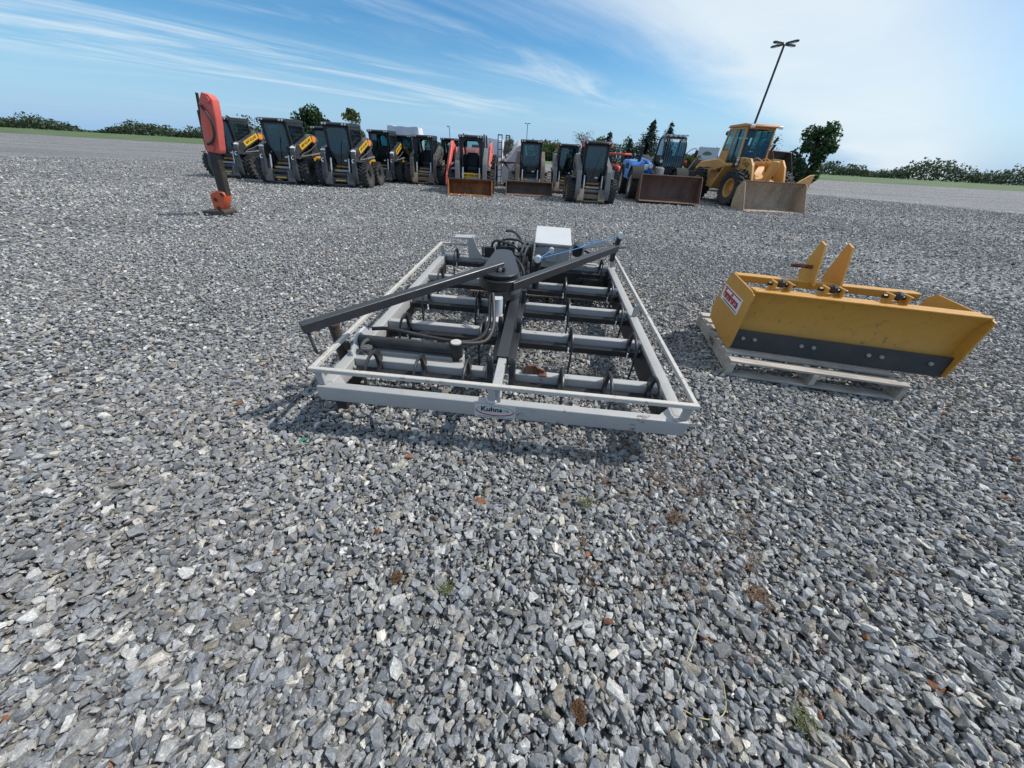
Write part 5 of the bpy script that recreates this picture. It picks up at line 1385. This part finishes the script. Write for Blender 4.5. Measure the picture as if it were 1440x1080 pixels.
# ---------------------------------------------------------------- poles and sign
def lamp_pole(label, loc, h, r, heads=4, rz=0.0, hl=.62, group=None):
    t = thing('street_lamp', label, 'street lamp', loc, rz, group)
    bm = B(); cyl(bm, (0, 0, 0), (0, 0, h), r * 1.1, 12, r2=r * .9); cyl(bm, (0, 0, 0), (0, 0, .5), r * 2.2, 14); obj('pole', bm, M['pole'], t)
    for k in range(heads):
        a = 2 * PI * k / heads
        bm = B(); prism(bm, [(.10, -.05), (.25, -.14), (hl * 1.3, -.16), (hl * 1.55, -.08), (hl * 1.55, .08), (hl * 1.3, .16), (.25, .14), (.10, .05)], 'z', h - .02, h + .08, bev=.02)
        o = obj('lamp_head', bm, M['pole'], t, rot=(0, 0, a))
        bm = B(); box(bm, (hl, 0, h - .03), (.5, .22, .012)); obj('lens', bm, M['lamp_lens'], o)
    return t
lamp_pole('tall dark street lamp with four flat heads rising behind the tan wheel loader', (18.83, 35.0, 0), 9.05, .085, 4, R(20), .70)
lamp_pole('thin distant street lamp left of the skid steer with the orange rusty bucket', (-13.2, 70.0, 0), 4.75, .055, 1, 2.4, .35, 'distant street lamps')
lamp_pole('thin distant street lamp above the mud covered skid steer', (.12, 80.0, 0), 6.35, .06, 2, .3, .35, 'distant street lamps')
t = thing('billboard', 'pale billboard with a green picture beyond the tan wheel loader', 'billboard', (22.5, 50.0, 0), -.25)
bm = B(); prism(bm, [(-1.1, 1.9), (1.25, 1.9), (1.25, 3.25), (-1.1, 3.25)], 'y', -.04, .04, bev=.01); pn = obj('panel', bm, M['signface'], t)
bm = B(); prism(bm, [(-.55, 2.5), (-.2, 2.42), (.35, 2.45), (.6, 2.6), (.3, 2.78), (-.1, 2.85), (-.4, 2.72)], 'y', -.046, -.0405); obj('green_picture', bm, M['signgreen'], pn)
for x in (-.8, .9):
    bm = B(); box(bm, (x, .08, 1.6), (.10, .08, 3.4)); obj('post', bm, M['pole'], t)

# ---------------------------------------------------------------- trees
def leaf_quad(bm, c, s, rg, flat=0.0):
    n = Vector((rg.gauss(0, 1), rg.gauss(0, 1), rg.gauss(0, 1) + flat)).normalized()
    a = n.orthogonal().normalized(); a.rotate(Matrix.Rotation(rg.uniform(0, 6.28), 3, n)); b = n.cross(a)
    w_ = s * rg.uniform(.6, 1.2); h_ = s * rg.uniform(.35, .8)
    bm.faces.new([bm.verts.new(c + a * w_), bm.verts.new(c + b * h_), bm.verts.new(c - a * w_), bm.verts.new(c - b * h_)])

def broadleaf(label, loc, h, w, mat, seed, leaf=.16, nl=2600, clumps=26, trunk_h=.3, group='trees beyond the yard', name='tree', sparse=False):
    rg = random.Random(seed)
    t = thing(name, label, 'tree' if name != 'bush' else 'bush', loc, 0, group)
    th = h * trunk_h
    bm = B(); tube(bm, [(0, 0, 0), (w * .02, 0, th), (w * .03, w * .02, h * .75)], max(.05, w * .045), 8, taper=.02)
    cl = []
    for i in range(clumps):
        a = rg.uniform(0, 2 * PI); f = rg.random() ** .5; z = rg.uniform(0, 1)
        prof = math.sin(PI * min(1, .12 + z * .82)) ** .7
        c = Vector((math.cos(a) * f * w * .42 * prof, math.sin(a) * f * w * .42 * prof, th * .8 + (h - th * .8) * z * .92))
        c.x += rg.gauss(0, w * .05); cl.append((c, rg.uniform(.10, .20) * w))
        tube(bm, [(w * .02, 0, min(c.z * .7, h * .7)), tuple(c * .55 + Vector((0, 0, c.z * .40))), tuple(c)], w * .014, 5, taper=.008, smooth=1)
    obj('trunk', bm, M['bark'], t)
    bm = B()
    for i in range(nl):
        c, r = rg.choice(cl)
        d = Vector((rg.gauss(0, 1), rg.gauss(0, 1), rg.gauss(0, .8))).normalized() * r * (rg.random() ** .4)
        leaf_quad(bm, c + d, leaf, rg)
    obj('crown', bm, M[mat], t, smooth=0)
    return t

def spruce(label, loc, h, w, seed, group='trees beyond the yard', lean=0.0):
    rg = random.Random(seed)
    t = thing('spruce_tree', label, 'tree', loc, 0, group)
    bm = B(); tube(bm, [(0, 0, 0), (0, 0, h * .5), (lean, 0, h)], .09 + h * .012, 8, taper=.02); obj('trunk', bm, M['bark'], t)
    bm = B()
    nw = int(h * 4.2)
    for i in range(nw):
        z = h * (.06 + .92 * i / nw); rr = w * .62 * (1 - (z / h) ** 2.0) * rg.uniform(.75, 1.15) + .12
        nb = rg.randint(6, 9); a0 = rg.uniform(0, 6.28)
        for k in range(nb):
            a = a0 + 2 * PI * k / nb + rg.gauss(0, .2); ln = rr * rg.uniform(.6, 1.15)
            dirv = Vector((math.cos(a), math.sin(a), 0)); m = max(3, int(ln * 9))
            for q in range(m):
                f = (q + .5) / m
                c = dirv * ln * f + Vector((lean * z / h, 0, z - .28 * ln * f + .10 * ln * f * f + rg.gauss(0, .05)))
                s = .24 * (1.15 - .6 * f)
                leaf_quad(bm, c + Vector((rg.gauss(0, .05), rg.gauss(0, .05), 0)), s, rg, flat=.6)
    obj('crown', bm, M['needle'], t, smooth=0)
    return t

broadleaf('dark green leafy tree behind the second skid steer from the left', (-31.3, 60, 0), 5.9, 6.2, 'leaf', 3, leaf=.22, nl=5200, clumps=34, trunk_h=.15)
broadleaf('yellowish green upright tree behind the third skid steer', (-25.7, 60, 0), 5.85, 3.2, 'leaf_yellow', 5, leaf=.18, nl=2600, clumps=24)
broadleaf('small pale tree low between the two leftmost skid steers', (-42, 70, 0), 4.1, 3.0, 'leaf_yellow', 15, leaf=.2, nl=1400, clumps=16)
broadleaf('rounded pale green tree in the gap right of the mud covered skid steer', (7.8, 120, 0), 5.0, 8.4, 'leaf_pale', 7, leaf=.30, nl=4200, clumps=34, trunk_h=.05)
broadleaf('half bare budding tree above the nearest skid steer with marker lights', (8.6, 60, 0), 4.5, 4.6, 'leaf_bare', 8, leaf=.09, nl=1500, clumps=46)
broadleaf('yellow green shrubby tree top just behind the nearest skid steer roof', (11.2, 62, 0), 4.0, 4.2, 'leaf_yellow', 10, leaf=.16, nl=1800, clumps=24)
broadleaf('low reddish and green tree behind the sloping white tarp', (-2.6, 60, 0), 3.2, 4.0, 'leaf_bare', 18, leaf=.14, nl=1600, clumps=24)
spruce('short dark spruce right of the nearest skid steer cab', (10.15, 50, 0), 4.3, 3.0, 21)
spruce('tall dark spruce left of the telehandler cab', (17.7, 60, 0), 6.55, 4.6, 22, lean=.5)
spruce('shorter dark spruce at the lower left of the tall one', (15.1, 59, 0), 4.2, 3.4, 24)
spruce('narrow grey green spruce above the telehandler cab roof', (22.4, 65, 0), 6.8, 3.4, 23)
broadleaf('low bright green bush left of the tan wheel loader hood', (17.0, 41, 0), 2.2, 2.8, 'leaf_yellow', 11, leaf=.14, nl=1600, clumps=24, trunk_h=.06, name='bush')
broadleaf('pale grey budding tree right of the wheel loader cab', (26.3, 45, 0), 4.3, 4.4, 'leaf_grey', 12, leaf=.08, nl=1700, clumps=50)
broadleaf('large dark green leafy tree at the right edge behind the spare bucket', (28.2, 40, 0), 5.2, 4.2, 'leaf', 13, leaf=.18, nl=5200, clumps=36, trunk_h=.12)
# far hedge line closing the horizon
M['leaf_far'] = leaf_mat('far_leaf_green', (0.045, 0.07, 0.035), (0.07, 0.105, 0.05), (0.10, 0.14, 0.07))
rg = random.Random(77); bm = B()
for i in range(52000):
    x = rg.uniform(-420, 420); base_h = 4.5 + 2.6 * math.sin(x * .031) + 2.4 * math.sin(x * .11 + 1) + 2.0 * math.sin(x * .37) * math.sin(x * .013)
    z = max(.2, base_h) * rg.random() ** .8 * (0.75 + .5 * abs(math.sin(x * 1.3) * math.sin(x * .47)))
    leaf_quad(bm, Vector((x, 230 + rg.uniform(-6, 6), z + .4)), rg.uniform(.45, .85), rg)
hg = obj('distant_treeline', bm, M['leaf_far'], None, smooth=0)
hg['label'] = 'hazy far off line of trees along the horizon'; hg['category'] = 'treeline'; hg['kind'] = 'stuff'

# ---------------------------------------------------------------- dry weeds and small bits in the gravel
def weed(loc, r, n, mat, label, seed, h=.05, group='dry weed tufts in the gravel', name='weed_tuft', cat='weed'):
    rg = random.Random(seed); bm = B()
    for i in range(n):
        a = rg.uniform(0, 6.28); f = rg.random() ** .6 * r
        c = Vector((math.cos(a) * f, math.sin(a) * f, 0.012 + rg.uniform(0, .012)))
        d = Vector((rg.gauss(0, 1), rg.gauss(0, 1), rg.uniform(.1, .9))).normalized() * rg.uniform(.4, 1) * h
        s = Vector((d.y, -d.x, 0)).normalized() * .0016
        bm.faces.new([bm.verts.new(c - s), bm.verts.new(c + s), bm.verts.new(c + d + s * .3), bm.verts.new(c + d - s * .3)])
    o = obj(name, bm, mat, None, loc=loc, smooth=0)
    return tag(o, label, cat, group)
M['weed_brown'] = leaf_mat('dry_weed_brown', (0.10, 0.045, 0.02), (0.17, 0.085, 0.035), (0.24, 0.14, 0.06))
M['weed_green'] = leaf_mat('weed_green', (0.09, 0.12, 0.03), (0.15, 0.17, 0.05), (0.22, 0.20, 0.08))
M['green_plastic'] = paint('green_plastic', (0.0, 0.20, 0.10), 0.4, dirt=0, dust=0)
WEEDS = [((.267, .245), .022, 420, 'weed_brown', 'rusty brown moss clump at the bottom of the yard, right of centre', .014),
         ((.275, .225), .012, 200, 'weed_brown', 'lower rusty moss tail below the moss clump, bottom right of centre', .012),
         ((.84, .94), .04, 80, 'weed_brown', 'dark brown dry weed patch right of centre in the foreground', .03),
         ((.40, 1.00), .03, 90, 'weed_green', 'small greenish weed right of the foreground centre', .03),
         ((-.21, .57), .025, 70, 'weed_green', 'tiny yellowish dry weed left of centre in the foreground', .03),
         ((-.42, .60), .022, 240, 'weed_brown', 'round brown moss dot left of centre in the foreground', .012),
         ((1.05, .60), .05, 220, 'weed_brown', 'brown weed streak by the right edge of the foreground', .025),
         ((.98, .25), .035, 120, 'weed_green', 'yellowish dry weed in the bottom right corner', .035)]
for i, (p_, r_, n_, m_, lb, hh) in enumerate(WEEDS):
    weed((p_[0], p_[1], .018), r_, n_, M[m_], lb, 40 + i, h=hh)
rg = random.Random(5); bm = B()
for i in range(110):
    cx_, cy_ = rg.gauss(1.0, .38), rg.gauss(1.1, .42)
    if cx_ < .35 or (cx_ > 1.6 and cy_ > 1.9): continue
    rr_ = rg.uniform(.012, .04)
    for k in range(rg.randint(14, 40)):
        c = Vector((cx_ + rg.gauss(0, rr_), cy_ + rg.gauss(0, rr_), .020 + rg.uniform(0, .012)))
        d = Vector((rg.gauss(0, 1), rg.gauss(0, 1), rg.uniform(.0, .6))).normalized() * rg.uniform(.008, .026)
        s_v = Vector((d.y, -d.x, 0)).normalized() * .0018
        bm.faces.new([bm.verts.new(c - s_v), bm.verts.new(c + s_v), bm.verts.new(c + d + s_v * .3), bm.verts.new(c + d - s_v * .3)])
o = obj('dry_plant_litter', bm, M['weed_brown'], None, smooth=0)
o['label'] = 'scattered brown dry plant litter between the stones on the right of the foreground'; o['category'] = 'plant litter'; o['kind'] = 'stuff'
M['straw'] = paint('straw', (0.50, 0.44, 0.22), 0.6, dirt=.2, dust=0, bump=0)
for k, pth in enumerate(([(.62, .33, .03), (.68, .40, .045), (.76, .50, .04)], [(.58, .27, .03), (.66, .235, .035), (.74, .25, .04), (.77, .33, .03)])):
    bm = B(); tube(bm, pth, .0016, 5); o = obj('grass_stem', bm, M['straw'], None)
    tag(o, ('straight' if k == 0 else 'curled') + ' pale straw stem lying on the gravel in the lower right', 'grass stem', 'straw stems on the gravel')
bm = B(); prism(bm, [(0, 0), (.03, .006), (.036, .02), (.012, .028), (-.008, .016)], 'z', 0, .006); o = obj('plastic_scrap', bm, M['green_plastic'], None, loc=(-1.21, 1.30, .026), rot=(.15, .1, .4)); tag(o, 'small green plastic scrap on the gravel left of the grapple corner', 'scrap')
